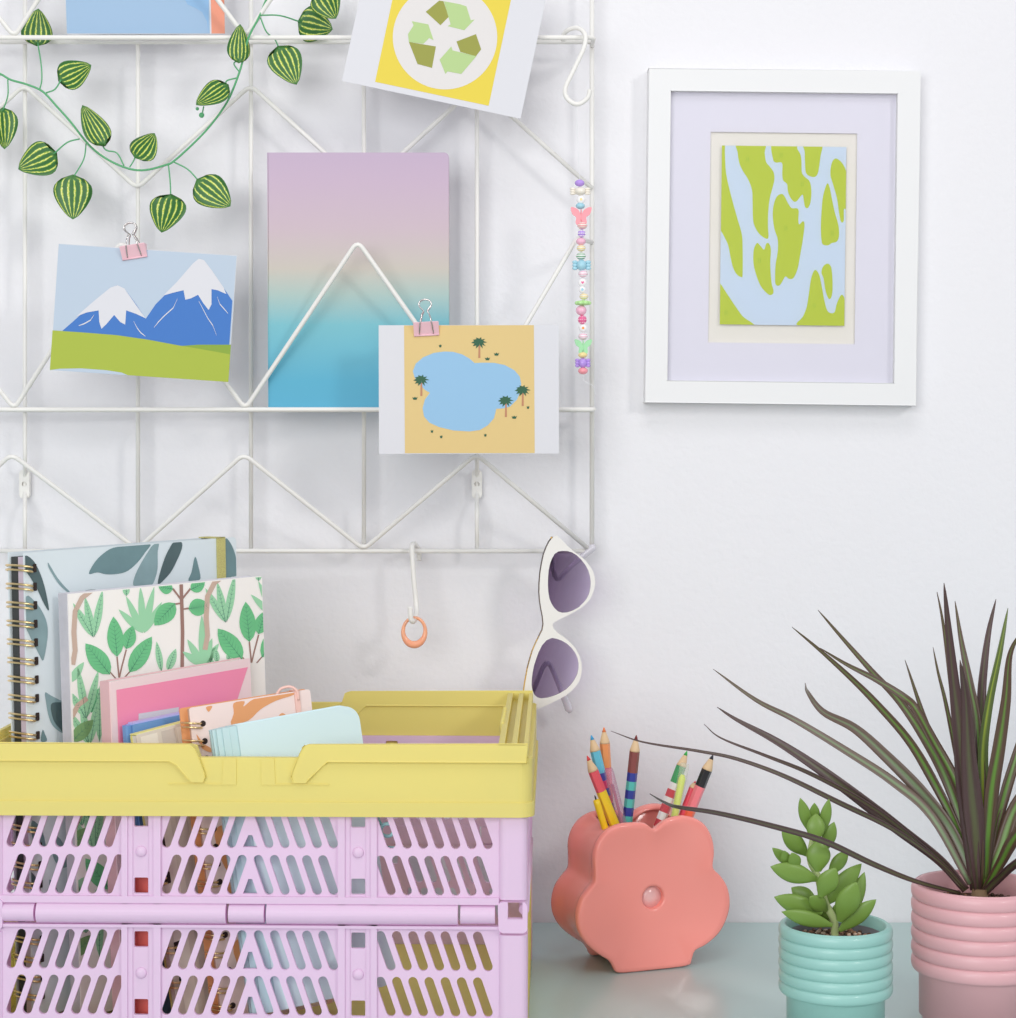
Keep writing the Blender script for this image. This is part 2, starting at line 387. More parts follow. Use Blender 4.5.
# ------------------------------------------------------------------ cards on the rack
PAPER = mat('white card', (218, 218, 223), 0.55)
CG = 'printed picture cards on the wire rack'
class Art:
    """prints traced in a zoomed photo view, laid on a flat face"""
    def __init__(s, M, sc, ox, oy, y0=-0.00012, step=0.0001): s.M, s.sc, s.ox, s.oy, s.y, s.st, s.n = M, sc, ox, oy, y0, step, 0
    def pts(s, pp): return [onplane(s.M, x/s.sc+s.ox, y/s.sc+s.oy) for x, y in pp]
    def clip(s, pp, box):
        for ax, lim, sg in ((0, box[0], 1), (0, box[2], -1), (1, box[1], 1), (1, box[3], -1)):
            out = []
            for i in range(len(pp)):
                a, c = pp[i-1], pp[i]; ina = (a[ax]-lim)*sg >= 0; inc = (c[ax]-lim)*sg >= 0
                if ina != inc:
                    t = (lim-a[ax])/(c[ax]-a[ax]); out.append((a[0]+(c[0]-a[0])*t, a[1]+(c[1]-a[1])*t))
                if inc: out.append(c)
            pp = out
            if not pp: return pp
        return pp
    def put(s, b, pp, m, smooth=0, layer=0, box=None):
        q = s.pts(pp)
        if smooth: q = sm2(q, smooth)
        if box: q = s.clip(q, box)
        s.n += 1
        if len(q) >= 3: b.poly(q, s.y-s.st*layer-(s.n % 12)*7e-6, m)

# mountain card
M = card_frame((50, 370), (228.5, 382), (57, 243.5), 1.560)
L = (P(228.5, 382, 1.56)-P(50, 370, 1.56)).length; H = (P(57, 243.5, 1.56)-P(50, 370, 1.56)).length; BX = (0, 0, L, H)
t = thing('picture_card', 'card printed with two blue snow-capped mountains above a green meadow', 'card', M=M, group=CG)
A = Art(M, 2.8267, 0, 200)
b = MB(); b.prism([(0, 0), (L, 0), (L, H), (0, H)], 0, 0.0004)
b.poly([(0.0003, 0.0003), (L-0.0003, 0.0003), (L-0.0003, H-0.0003), (0.0003, H-0.0003)], -0.00008, 1)
A.put(b, [(175,371),(205,345),(235,318),(280,280),(330,241),(352,250),(385,295),(412,336),(440,295),(470,265),(520,212),(548,178),(562,166),(576,170),(600,200),(630,245),(657,285),(648,412),(560,413),(500,412),(400,395),(300,382)], 2, 0, 1, BX)
A.put(b, [(215,330),(270,282),(312,248),(332,241),(352,250),(380,290),(411,334),(385,322),(357,312),(354,352),(340,345),(323,325),(300,352),(287,364),(281,345),(279,312),(245,318)], 0, 0, 2, BX)
A.put(b, [(462,270),(500,232),(545,180),(562,166),(577,170),(600,200),(632,247),(640,266),(615,255),(598,252),(598,295),(590,311),(575,292),(560,268),(540,278),(524,282),(519,255),(490,262)], 0, 0, 2, BX)
for ln in ([(502,278),(490,305),(462,330),(448,345),(436,361)], [(562,285),(575,310),(588,335),(602,355),(612,383)], [(266,324),(256,340),(238,350),(223,356)], [(378,342),(388,362),(398,375),(411,386)], [(614,272),(622,295),(634,308),(645,322)]):
    up = [(x, y-1.8) for x, y in ln]; dn = [(x, y+1.8) for x, y in ln[::-1]]; dn[0] = ln[-1]; up[0] = ln[0]
    A.put(b, up+dn, 0, 0, 3, BX)
A.put(b, [(505,413),(560,409),(655,409),(655,440),(600,432),(550,422)], 4, 0, 3, BX)
A.put(b, [(140,368),(230,374),(330,382),(420,395),(500,410),(560,420),(660,438),(655,520),(130,500)], 3, 0, 4, BX)
A.put(b, [(140,481),(170,477),(230,476),(300,481),(345,488),(372,500),(140,500)], 1, 0, 5, BX)
b.build('card', [PAPER, mat('print pale sky blue', (184, 199, 215), .5), mat('print mountain blue', (50, 114, 192), .5), mat('print meadow green', (166, 182, 52), .5), mat('print darker green', (134, 164, 44), .5)], t)

# oasis card
M = card_frame((379, 454), (557, 453.5), (378, 325), 1.556)
L = 180*1.556/F; H = 128.7*1.556/F; BX = (0, 0, L, H)
t = thing('picture_card', 'card printed with a blue oasis lake and palm trees on sand', 'card', M=M, group=CG)
A = Art(M, 5.6444, 370, 295)
b = MB(); b.prism([(0, 0), (L, 0), (L, H), (0, H)], 0, 0.0004)
A.put(b, [(192,168),(925,168),(930,892),(197,893)], 1, 0, 0, (0, 0.0002, L, H-0.0002))
A.put(b, [(590,384),(560,358),(520,335),(470,321),(420,319),(360,327),(300,352),(258,388),(242,430),(252,465),(280,505),(310,535),(338,552),(310,590),(297,640),(305,685),(335,720),(390,745),(470,764),(560,770),(620,762),(665,735),(700,695),(713,642),(750,640),(790,630),(830,590),(848,545),(853,500),(845,460),(815,425),(760,395),(700,383),(640,382)], 2, 0, 1, BX)
def palm(x, y, hh):
    A.put(b, [(x-4, y+15), (x+5, y+15), (x+6, y+hh), (x-6, y+hh)], 4, 0, 2)
    for ang, ln in ((-175, 46), (-150, 42), (-118, 38), (-75, 38), (-38, 42), (-8, 46), (22, 38), (55, 34), (125, 34), (158, 40)):
        a = math.radians(ang); dx, dy = math.cos(a), math.sin(a); w_ = 9
        pts = [(x, y), (x+dx*ln*.4-dy*w_, y+dy*ln*.4+dx*w_-4), (x+dx*ln, y+dy*ln+6), (x+dx*ln*.4+dy*w_, y+dy*ln*.4-dx*w_+1)]
        A.put(b, pts, 3, 0, 3)
for p in ((617, 268, 88), (290, 480, 90), (767, 597, 92), (862, 538, 88)): palm(*p)
for x, y, r in ((397, 287, 8), (663, 360, 15), (714, 334, 15), (254, 583, 15), (892, 634, 8), (814, 690, 15), (350, 769, 8), (402, 800, 8), (651, 791, 8)):
    A.put(b, [(x-r, y-6), (x-r*.4, y-3), (x, y-9), (x+r*.4, y-3), (x+r, y-7), (x+r*.6, y+8), (x-r*.6, y+8)], 3, 0, 3)
b.build('card', [PAPER, mat('print sand', (222, 194, 130), .5), mat('print lake blue', (146, 190, 223), .5), mat('print palm green', (38, 92, 62), .5), mat('print trunk brown', (190, 132, 98), .5)], t)

# recycling card
M = card_frame((342, 81), (520, 118.6), (360, 0), 1.585)
L = 182.5*1.585/F; H = 131*1.585/F; BX = (0, 0, L, H)
t = thing('picture_card', 'tilted white card with a green recycling arrows sign on yellow', 'card', M=M, group=CG)
A = Art(M, 4.6182, 340, 0)
b = MB(); b.prism([(0, 0), (L, 0), (L, H), (0, H)], 0, 0.0004)
a_ = math.radians(11.9)
ex, ey = (math.cos(a_), math.sin(a_)), (math.sin(a_), -math.cos(a_))
q0 = (162, 378); sd = 536
A.put(b, [q0, (q0[0]+ex[0]*sd, q0[1]+ex[1]*sd), (q0[0]+(ex[0]+ey[0])*sd, q0[1]+(ex[1]+ey[1])*sd), (q0[0]+ey[0]*sd, q0[1]+ey[1]*sd)], 1, 0, 0, BX)
A.put(b, [(485+241*math.cos(k*math.pi/36), 172+241*math.sin(k*math.pi/36)) for k in range(72)], 2, 0, 1, BX)
for m_, q in ((3, [(458,3),(478,6),(502,78),(464,117),(396,55)]), (4, [(480,6),(555,20),(584,30),(604,94),(622,90),(574,140),(497,121),(511,113),(500,76)]),
              (4, [(331,98),(408,113),(432,186),(412,176),(385,203),(318,194),(314,158),(340,117)]), (3, [(318,194),(443,215),(425,314),(358,296)]),
              (3, [(538,192),(628,158),(652,228),(628,260),(556,240)]), (4, [(514,215),(520,233),(630,260),(560,342),(497,330),(487,342),(460,276)])):
    A.put(b, q, m_, 0, 2, BX)
b.build('card', [PAPER, mat('print yellow', (228, 206, 66), .5), mat('print warm white', (222, 218, 216), .5), mat('print olive', (150, 152, 62), .5), mat('print pale green', (178, 205, 138), .5)], t)

# blue card leaning in the top pocket
M = card_frame((67, 34), (225, 34), (68, -60), 1.612, 1.612, 1.600)
L = 158*1.612/F; H = 0.105
t = thing('picture_card', 'pale blue card with an orange side stripe standing in the top left pocket', 'card', M=M, group=CG)
A = Art(M, 5.08, 160, 0)
b = MB(); b.prism([(0, 0), (L, 0), (L, H), (0, H)], 0, 0.0006)
b.poly([(0, 0.0004), (L*0.905, 0.0004), (L*0.905, H-0.001), (0, H-0.001)], -0.0001, 1)
b.poly([(L*0.915, 0.0004), (L, 0.0004), (L, H-0.001), (L*0.915, H-0.001)], -0.0001, 2)
A.put(b, [(118,-20),(140,22),(180,40),(215,62),(240,110),(246,170),(247,-20)], 3, 0, 1, (0, 0, L*.905, H))  # curved shadow painted as a stronger blue beside the stripe
b.build('card', [PAPER, mat('print light blue', (158, 188, 218), .5), mat('print coral orange', (236, 152, 124), .5), mat('painted shadow blue', (142, 184, 224), .5)], t)

# gradient notebook in the middle pocket
zb_ = P(0, 408, GD).z+0.002
o = P(269, 407.5, 1.604); M = frame(o, P(449, 407.5, 1.604)-o, P(269, 154, 1.596)-o)
L = 180*1.604/F; H = 0.2035
t = thing('notebook', 'notebook with a lilac to turquoise gradient cover standing in the middle pocket', 'notebook', M=M)
gm = ramp_mat('lilac to turquoise print', 2, [(0.0, (80,170,202)), (0.12, (80,172,202)), (0.34, (116,188,200)), (0.46, (170,194,188)), (0.56, (198,191,180)), (0.72, (200,180,190)), (0.9, (196,173,194)), (1.0, (192,170,194))], 0.5, 0.03, 0.0, H)
b = MB(); rr_ = rrect(0, 0, L, H, 0.0035, 4, (0, 1, 1, 0)); b.prism(rr_, 0, 0.0008); b.prism(rr_, 0.0108, 0.0116); b.box((-0.0006, 0, 0), (0.0004, 0.0116, H))
b.build('cover', gm, t, bevel=0.0002)
b = MB(); b.prism(rrect(0.001, 0.0012, L-0.0015, H-0.0012, 0.003, 4, (0, 1, 1, 0)), 0.0009, 0.0107); b.build('pages', mat('cream pages', (236, 228, 206), .7), t)

# binder clips
CLP = mat('pink lacquered steel', (240, 196, 206), 0.35); STL = mat('steel wire', (205, 200, 198), 0.22, metal=1.0)
def clip(px, py, ang, D, label):
    M = Matrix.Translation(P(px, py, D)) @ Matrix.Rotation(math.radians(-ang), 4, 'Y')
    t = thing('binder_clip', label, 'binder clip', M=M, group='pink binder clips')
    w_, h_, d_ = 0.0098, 0.0105, 0.0058
    b = MB(); b.prism([(-0.0007, -h_), (0.0007, -h_), (d_, 0.0), (-d_, 0.0)], -w_, w_, axis='x')
    # spring body: triangular sleeve, point at the grip
    b.build('clip_body', CLP, t, bevel=0.0005)
    for sg in (-1, 1):
        b = MB(); y0 = sg*0.0009-0.0; yo = sg*(d_+0.0006)
        pth = [(-0.0055, sg*0.0012, -h_+0.0012), (-0.0045, yo*0.9, -0.001), (-0.0028, yo*0.75, 0.006), (-0.0016, yo*0.62, 0.0085), (-0.0046, yo*0.35, 0.0125), (-0.0040, yo*0.3, 0.0160), (0, yo*0.25, 0.0176), (0.0040, yo*0.3, 0.0160), (0.0046, yo*0.35, 0.0125), (0.0016, yo*0.62, 0.0085), (0.0028, yo*0.75, 0.006), (0.0045, yo*0.9, -0.001), (0.0055, sg*0.0012, -h_+0.0012)]
        b.tube(smooth_path(pth, 5), 0.00055, 8); b.build('handle', STL, t)
    b = MB(); b.tube([(-w_, -0.0010, -h_+0.0002), (w_, -0.0010, -h_+0.0002)], 0.0007, 8); b.tube([(-w_, 0.0014, -h_+0.0002), (w_, 0.0014, -h_+0.0002)], 0.0007, 8)
    b.build('jaw_edge', CLP, t)
clip(133, 245, 9, 1.560, 'pink binder clip holding the mountain card at its top edge')
clip(426, 322, 3, 1.556, 'pink binder clip holding the oasis card at its top edge')

# ------------------------------------------------------------------ leaf garland
def leaf_mat():
    m = bpy.data.materials.new('variegated leaf'); m.use_nodes = True; nt = m.node_tree; b = nt.nodes['Principled BSDF']
    b.inputs['Roughness'].default_value = 0.42
    uv = nt.nodes.new('ShaderNodeUVMap'); sp = nt.nodes.new('ShaderNodeSeparateXYZ'); nt.links.new(uv.outputs[0], sp.inputs[0])
    n = nt.nodes.new('ShaderNodeTexNoise'); n.inputs['Scale'].default_value = 9; n.inputs['Detail'].default_value = 3; nt.links.new(uv.outputs[0], n.inputs['Vector'])
    def math_(op, a, b_, c_=None):
        x = nt.nodes.new('ShaderNodeMath'); x.operation = op
        for k, v in enumerate((a, b_, c_)):
            if v is None: continue
            if isinstance(v, (int, float)): x.inputs[k].default_value = v
            else: nt.links.new(v, x.inputs[k])
        return x.outputs[0]
    u = math_('MULTIPLY_ADD', sp.outputs[0], 6*math.pi, math.pi/2+0.2)
    u = math_('MULTIPLY_ADD', n.outputs['Fac'], 3.0, u)
    s_ = math_('SINE', u, 0)
    n2 = nt.nodes.new('ShaderNodeTexNoise'); n2.inputs['Scale'].default_value = 26; nt.links.new(uv.outputs[0], n2.inputs['Vector'])
    s_ = math_('MULTIPLY_ADD', n2.outputs['Fac'], 1.0, s_)
    r = nt.nodes.new('ShaderNodeValToRGB'); e = r.color_ramp.elements; nt.links.new(math_('MULTIPLY', s_, 0.5), r.inputs[0])
    for p, c in ((0.0, (44, 100, 42)), (0.46, (66, 124, 52)), (0.58, (96, 150, 52)), (0.69, (206, 212, 52))):
        if p == 0.0: e[0].position = 0; e[0].color = (*lin(c), 1)
        elif p == 0.40: e[1].position = p; e[1].color = (*lin(c), 1)
        else: x = e.new(p); x.color = (*lin(c), 1)
    # stripes stay inside the margin
    v = sp.outputs[1]; mg = math_('MINIMUM', math_('SUBTRACT', 1.0, math_('ABSOLUTE', sp.outputs[0], 0)), math_('MINIMUM', v, math_('SUBTRACT', 1.0, v)))
    mr = nt.nodes.new('ShaderNodeMapRange'); mr.inputs[1].default_value = 0.04; mr.inputs[2].default_value = 0.10; nt.links.new(mg, mr.inputs[0])
    mx = nt.nodes.new('ShaderNodeMix'); mx.data_type = 'RGBA'; mx.inputs['A'].default_value = (*lin((58, 116, 46)), 1)
    nt.links.new(mr.outputs[0], mx.inputs['Factor']); nt.links.new(r.outputs[0], mx.inputs['B']); nt.links.new(mx.outputs['Result'], b.inputs['Base Color'])
    return m
LM = leaf_mat(); STM = mat('green garland stem', (92, 172, 118), 0.45)
garland = thing('leaf_garland', 'artificial vine garland with yellow striped green leaves draped over the rack', 'garland', P(140, 169, 1.60))
GO = garland.location.copy()
def leaf_mesh(name, curl):
    b = MB(); NU, NV = 8, 12; vs = []; uv = []
    for j in range(NV+1):
        v = j/NV
        # heart outline: lobes behind the stem point, pointed tip
        wd = 0.56*(max(0, math.sin(math.pi*v**0.60)))**0.62*(1-0.22*v*v) if 0 < v < 1 else 0.0
        for i in range(NU+1):
            u = -1+2*i/NU
            back = 0.09*(abs(u)**1.0)*math.sin(math.pi*abs(u))*(1-v)**2*1.6
            vs.append((u*wd*0.98, curl*(abs(u)**1.5)*wd*0.5-0.05*math.sin(v*5)*curl+0.05*math.sin(math.pi*v), v-back)); uv.append((u, v))
    fs = [(j*(NU+1)+i, j*(NU+1)+i+1, (j+1)*(NU+1)+i+1, (j+1)*(NU+1)+i) for j in range(NV) for i in range(NU)]
    b.add(vs, fs, 0, True)
    o = b.build('leaf', LM, garland, uv=uv, solid=0.02, sub=0)
    return o
def put_leaf(o, a, c, wd, D, roll=0, mirror=False, bend=0):
    A_, C_ = P(a[0]/2.8222, a[1]/2.8222, D), P(c[0]/2.8222, c[1]/2.8222, D-bend)
    up = (C_-A_); ln = up.length; up.normalize(); ya = Vector((0, 1, 0)); xa = ya.cross(up).normalized(); ya = up.cross(xa)
    W = wd/2.8222*D/F*1.02
    R = Matrix((xa*W, ya*ln*0.5, up*ln)).transposed().to_4x4() @ Matrix.Rotation(math.radians(roll), 4, 'Z')
    o.matrix_local = Matrix.Translation(A_-GO) @ R
LV = [((104,122),(108,24),84,1.618,20,.0), ((172,226),(254,178),92,1.598,-15,.0), ((8,312),(12,421),78,1.60,15,0), ((152,434),(54,482),100,1.598,10,.004),
      ((206,502),(205,619),100,1.595,-12,.004), ((292,404),(233,296),72,1.592,25,.0), ((384,440),(432,372),92,1.594,-20,0), ((482,556),(458,657),104,1.59,12,.004),
      ((562,512),(650,584),92,1.592,-10,.004), ((638,243),(558,304),84,1.588,25,.003), ((674,170),(678,68),62,1.592,20,.0), ((788,138),(836,240),92,1.60,-12,.002),
      ((848,62),(938,84),94,1.618,10,0), ((905,-22),(946,53),90,1.60,15,.0), ((-30,360),(-70,430),80,1.60,0,0)]
l0 = leaf_mesh('leaf', 0.5); l1 = leaf_mesh('leaf', -0.35)
for k, (a, c, wd, D, roll, bend) in enumerate(LV):
    src = l0 if k % 2 == 0 else l1
    if k > 1: o = src.copy(); COL.objects.link(o); o.parent = garland
    else: o = src
    put_leaf(o, a, c, wd, D, roll, bend=bend)
def gz(pts, D): return [P(x/2.8222, y/2.8222, d) - Vector((0,0,0)) for (x, y, d) in [(p[0], p[1], (p[2] if len(p) > 2 else D)) for p in pts]]
def gbuild(b, name, m): 
    b.v = [v-GO for v in b.v]; return b.build(name, m, garland)
main = [(-60,180),(0,208),(30,225),(75,238),(120,258),(160,300),(200,345),(250,408),(300,448),(360,475),(410,480),(470,465),(490,455),(530,420),(580,370),(620,320),(650,270),(680,190),(700,110),(730,50),(755,-10),(790,-90)]
b = MB(); b.tube(smooth_path(gz(main, 1.596), 5), 0.00085, 8); gbuild(b, 'vine', STM)
for st in ([(112,252),(118,225),(116,180,1.60),(106,120,1.618)], [(130,262),(155,252),(172,226)], [(22,225),(22,270),(8,312,1.60)], [(225,392),(190,402),(152,434)], [(243,405),(236,450),(206,502)],
           [(350,468),(330,432),(300,424),(284,402)], [(366,472),(378,452),(384,437)], [(475,463),(480,510),(482,556)], [(490,457),(530,478),(562,512)], [(668,220),(640,228),(638,243)],
           [(677,205),(660,180),(674,170)], [(735,50),(752,90),(775,110,1.612),(788,138,1.60)], [(735,43),(790,44),(848,62,1.618)], [(762,-30),(830,-40),(905,-22)], [(575,300),(570,325),(569,326)], [(0,210),(-30,300),(-30,360)]):
    b = MB(); b.tube(smooth_path(gz(st, 1.596), 5), 0.0006, 6); gbuild(b, 'leaf_stem', STM)
b = MB(); c = P(569/2.8222, 325/2.8222, 1.592); b.ball(c, (.0022, .0018, .0022)); b.ball(P(557/2.8222, 307/2.8222, 1.594), (.0014, .0012, .0014)); gbuild(b, 'bud', STM)

# ------------------------------------------------------------------ picture frame
FDp = 1.642
def pf(x, y): return (x/2.609+620, y/2.609+40)
bl, br, tl, tr = (645.3, 402), (914.8, 406), (650.3, 70.2), (921, 70)
M = card_frame((645, 402.3), (915.5, 405.6), (650.3, 70.2), FDp)
W = (P(916, 70, FDp)-P(647.5, 70, FDp)).length+0.002; H = 334*FDp/F
t = thing('framed_picture', 'white framed green and pale blue print hanging on the wall', 'picture frame', M=M)
FW = mat('white painted wood', (236, 236, 236), 0.4); PWH = mat('lavender white mat board', (232, 230, 242), 0.7); CRM = mat('cream backing board', (240, 236, 228), 0.7)
b = MB(); iw = 0.0182
b.prism([(0, 0), (W, 0), (W, H), (0, H)], 0, 0.0172, holes=[[(iw, iw), (W-iw, iw), (W-iw, H-iw), (iw, H-iw)]]); b.build('frame', FW, t, bevel=0.0006)
b = MB(); w0 = onplane(M, *pf(232, 788)); w1 = onplane(M, *pf(626, 241))
b.prism([(iw-0.002, iw-0.002), (W-iw+0.002, iw-0.002), (W-iw+0.002, H-iw+0.002), (iw-0.002, H-iw+0.002)], 0.0065, 0.0083, holes=[[(w0[0], w0[1]), (w1[0]-0.001, w0[1]), (w1[0]-0.001, w1[1]), (w0[0], w1[1])]])
b.build('mat_board', PWH, t)
b = MB(); b.box((iw-0.004, 0.0086, iw-0.004), (W-iw+0.004, 0.0105, H-iw+0.004)); b.build('backing', CRM, t)
# the print stands on small spacers in front of the backing
A = Art(M @ Matrix.Translation((0, 0.0062, 0)), 4.847, 710, 130, 0.0062-0.0001, 0.00008)
q = A.pts([(47, 942), (655, 942), (665, 71), (47, 75)]); x0, z0_ = q[0]; x1, z1_ = q[2][0]-0.0006, q[3][1]
b = MB(); b.box((x0, 0.0062, z0_), (x1, 0.0068, z1_)); BX = (x0, z0_, x1, z1_)
b.poly([(x0, z0_), (x1, z0_), (x1, z1_), (x0, z1_)], 0.00612, 1)
for g in ([(30,60),(70,60),(72,110),(78,210),(100,310),(130,420),(153,500),(158,560),(158,700),(150,712),(130,700),(112,668),(100,620),(88,560),(70,520),(52,488),(30,470)],
          [(30,740),(50,745),(80,790),(120,850),(160,905),(210,950),(30,950)],
          [(133,60),(262,60),(265,110),(272,155),(290,178),(308,205),(312,240),(303,280),(290,330),(282,400),(281,470),(283,520),(270,526),(240,505),(218,470),(208,430),(206,340),(203,290),(185,240),(160,200),(142,160),(134,110)],
          [(304,60),(415,60),(422,90),(438,118),(443,150),(445,205),(460,228),(482,248),(491,290),(487,350),(474,378),(460,372),(455,345),(450,315),(440,320),(420,345),(405,346),(388,325),(377,295),(373,262),(355,245),(350,215),(349,160),(320,158),(305,140)],
          [(450,60),(541,60),(535,130),(525,200),(512,225),(490,226),(465,208),(460,150),(458,100)],
          [(228,548),(243,560),(262,580),(272,552),(285,550),(295,580),(292,650),(298,740),(308,780),(300,798),(280,795),(245,755),(220,690),(210,640),(212,580)],
          [(345,310),(360,320),(378,355),(395,378),(422,380),(430,395),(428,430),(432,458),(450,442),(458,460),(450,530),(438,600),(425,670),(408,712),(395,722),(380,720),(365,710),(350,735),(335,754),(318,748),(315,710),(318,650),(328,590),(328,530),(312,480),(304,420),(307,370),(322,325)],
          [(567,260),(580,280),(590,330),(605,400),(622,460),(625,510),(615,540),(590,548),(575,558),(555,558),(542,545),(537,480),(540,400),(548,320)],
          [(610,138),(640,160),(660,200),(665,230),(675,400),(650,380),(648,440),(635,445),(625,400),(615,330),(595,260),(583,215),(590,160)],
          [(568,648),(585,660),(592,700),(594,770),(588,810),(575,818),(560,780),(550,720),(540,690),(548,662)],
          [(508,678),(528,700),(540,750),(553,820),(568,875),(590,888),(605,880),(615,840),(635,800),(650,812),(656,860),(660,950),(430,950),(450,905),(468,860),(478,800),(490,720)]):
    A.put(b, g, 2, 4, 1, BX)
for x, y in ((183,142),(345,122),(447,262),(368,475),(240,632),(592,500),(505,852),(78,885)):
    for dx in (-5, 4): A.put(b, [(x+dx-2, y-12), (x+dx+2, y-12), (x+dx+2, y+12), (x+dx-2, y+12)], 3, 0, 2, BX)
b.build('print', [PAPER, mat('print icy blue', (208, 224, 243), .35), mat('print lime green', (193, 209, 66), .35), mat('print faint olive', (172, 200, 62), .35)], t)
for sx in (0.3, 0.7):
    b = MB(); b.box((x0+(x1-x0)*sx-0.003, 0.0068, z0_+0.02), (x0+(x1-x0)*sx+0.003, 0.0086, z1_-0.02)); b.build('spacer', CRM, t)
gl = bpy.data.materials.new('picture glass'); gl.use_nodes = True; nt = gl.node_tree; nt.nodes.clear()
out = nt.nodes.new('ShaderNodeOutputMaterial'); mx = nt.nodes.new('ShaderNodeMixShader'); tr_ = nt.nodes.new('ShaderNodeBsdfTransparent'); gs = nt.nodes.new('ShaderNodeBsdfGlossy'); gs.inputs['Roughness'].default_value = 0.03
fr = nt.nodes.new('ShaderNodeFresnel'); fr.inputs[0].default_value = 1.3
nt.links.new(fr.outputs[0], mx.inputs[0]); nt.links.new(tr_.outputs[0], mx.inputs[1]); nt.links.new(gs.outputs[0], mx.inputs[2]); nt.links.new(mx.outputs[0], out.inputs[0])
b = MB(); b.box((iw-0.003, 0.0035, iw-0.003), (W-iw+0.003, 0.0048, H-iw+0.003)); b.build('glass_pane', gl, t)

# ------------------------------------------------------------------ sunglasses
SGD = 1.604
def sg(x, y, D=SGD): return P(x/5.09+520, y/5.09+520, D)
M = frame(sg(120, 530), Vector((1, 0, 0)), Vector((0, 0, 1)))
t = thing('sunglasses', 'white cat-eye sunglasses with purple lenses hanging by one temple', 'sunglasses', M=M)
def loc2(pp): return [onplane(M, x/5.09+520, y/5.09+520) for x, y in pp]
outl = [(185,78),(212,100),(240,130),(275,160),(312,187),(335,207),(357,236),(374,265),(382,300),(382,330),(374,365),(360,398),(338,425),(310,448),(282,465),(250,482),(220,497),(195,508),(172,522),(165,535),(172,553),(190,572),(225,597),(252,620),(282,652),(303,690),(313,725),(315,760),(311,790),(302,820),(285,845),(260,872),(230,895),(200,912),(165,930),(130,945),(95,960),(40,975),(10,982),(14,930),(20,880),(25,840),(32,800),(40,755),(52,710),(64,670),(80,632),(98,595),(115,560),(120,530),(116,490),(108,450),(102,410),(99,370),(100,320),(104,270),(112,220),(122,175),(135,140),(150,110),(168,88)]
l1_ = [(215,157),(242,158),(265,165),(290,180),(312,202),(332,228),(347,255),(356,285),(360,312),(358,345),(352,375),(338,402),(320,425),(297,446),(270,460),(242,470),(215,472),(193,465),(175,448),(160,425),(150,400),(144,365),(142,330),(143,290),(146,255),(153,222),(163,195),(177,172),(195,160)]
l2_ = [(163,600),(190,605),(215,615),(240,630),(262,650),(280,675),(292,700),(298,728),(298,755),(291,785),(278,812),(258,840),(235,862),(203,882),(170,896),(138,905),(108,908),(88,903),(74,890),(64,868),(59,840),(60,810),(64,778),(71,742),(82,708),(95,672),(112,638),(135,612)]
SGW = mat('white glossy acetate', (240, 237, 232), 0.25, coat=0.3)
b = MB(); b.prism(loc2(outl), 0, 0.0036, holes=[loc2(l1_), loc2(l2_)]); b.build('frame', SGW, t, bevel=0.0007)
def lens_mat():
    m = bpy.data.materials.new('tinted lens'); m.use_nodes = True; nt = m.node_tree; nt.nodes.clear()
    out = nt.nodes.new('ShaderNodeOutputMaterial'); mx = nt.nodes.new('ShaderNodeMixShader'); a = nt.nodes.new('ShaderNodeBsdfTransparent'); g = nt.nodes.new('ShaderNodeBsdfGlossy'); g.inputs['Roughness'].default_value = 0.04
    fr = nt.nodes.new('ShaderNodeFresnel'); fr.inputs[0].default_value = 1.4
    tc = nt.nodes.new('ShaderNodeTexCoord'); mp = nt.nodes.new('ShaderNodeMapping'); mp.inputs['Rotation'].default_value = (0, math.radians(-12), 0); sp = nt.nodes.new('ShaderNodeSeparateXYZ'); mr = nt.nodes.new('ShaderNodeMapRange'); mr.inputs[1].default_value = -0.008; mr.inputs[2].default_value = 0.036
    nt.links.new(tc.outputs['Object'], mp.inputs[0]); nt.links.new(mp.outputs[0], sp.inputs[0]); nt.links.new(sp.outputs[0], mr.inputs[0])
    r = nt.nodes.new('ShaderNodeValToRGB'); nt.links.new(mr.outputs[0], r.inputs[0]); e = r.color_ramp.elements
    e[0].color = (*lin((164, 144, 170)), 1); e[1].color = (*lin((244, 238, 250)), 1)
    nt.links.new(r.outputs[0], a.inputs[0]); nt.links.new(fr.outputs[0], mx.inputs[0]); nt.links.new(a.outputs[0], mx.inputs[1]); nt.links.new(g.outputs[0], mx.inputs[2]); nt.links.new(mx.outputs[0], out.inputs[0]); return m
LNS = lens_mat()
for l in (l1_, l2_):
    b = MB(); b.prism(loc2(l), 0.0012, 0.0028); b.build('lens', LNS, t)
TMP = mat('clear lilac acetate', (238, 234, 242), 0.15, trans=0.25, coat=0.3)
def temple(pts):
    b = MB(); q = smooth_path([sg(*p) for p in pts], 6); Mi = M.inverted(); q = [Mi @ v for v in q]; n = len(q)
    b.tube(q, [0.0020+0.0014*max(0, min(i/n, 0.97)-0.72)*4 if i < n-1 else 0.0016 for i in range(n)], 10); b.build('temple', TMP, t)
temple([(150,118,SGD+.004),(160,200,SGD+.012),(176,280,SGD+.020),(200,298,SGD+.024),(250,245,SGD+.028),(310,192,SGD+.030),(382,130,SGD+.030)])
temple([(40,925,SGD+.004),(80,840,SGD+.010),(120,745,SGD+.016),(150,735,SGD+.020),(185,810,SGD+.024),(215,880,SGD+.026),(256,980,SGD+.027)])
for p in ((168, 108), (50, 925)):
    b = MB(); c = M.inverted() @ sg(*p, SGD+.004); b.box((c.x-.002, .0034, c.z-.0035), (c.x+.002, .0075, c.z+.0035)); b.build('hinge', mat('gold metal', (214, 176, 96), .25, metal=1), t, bevel=.0003)
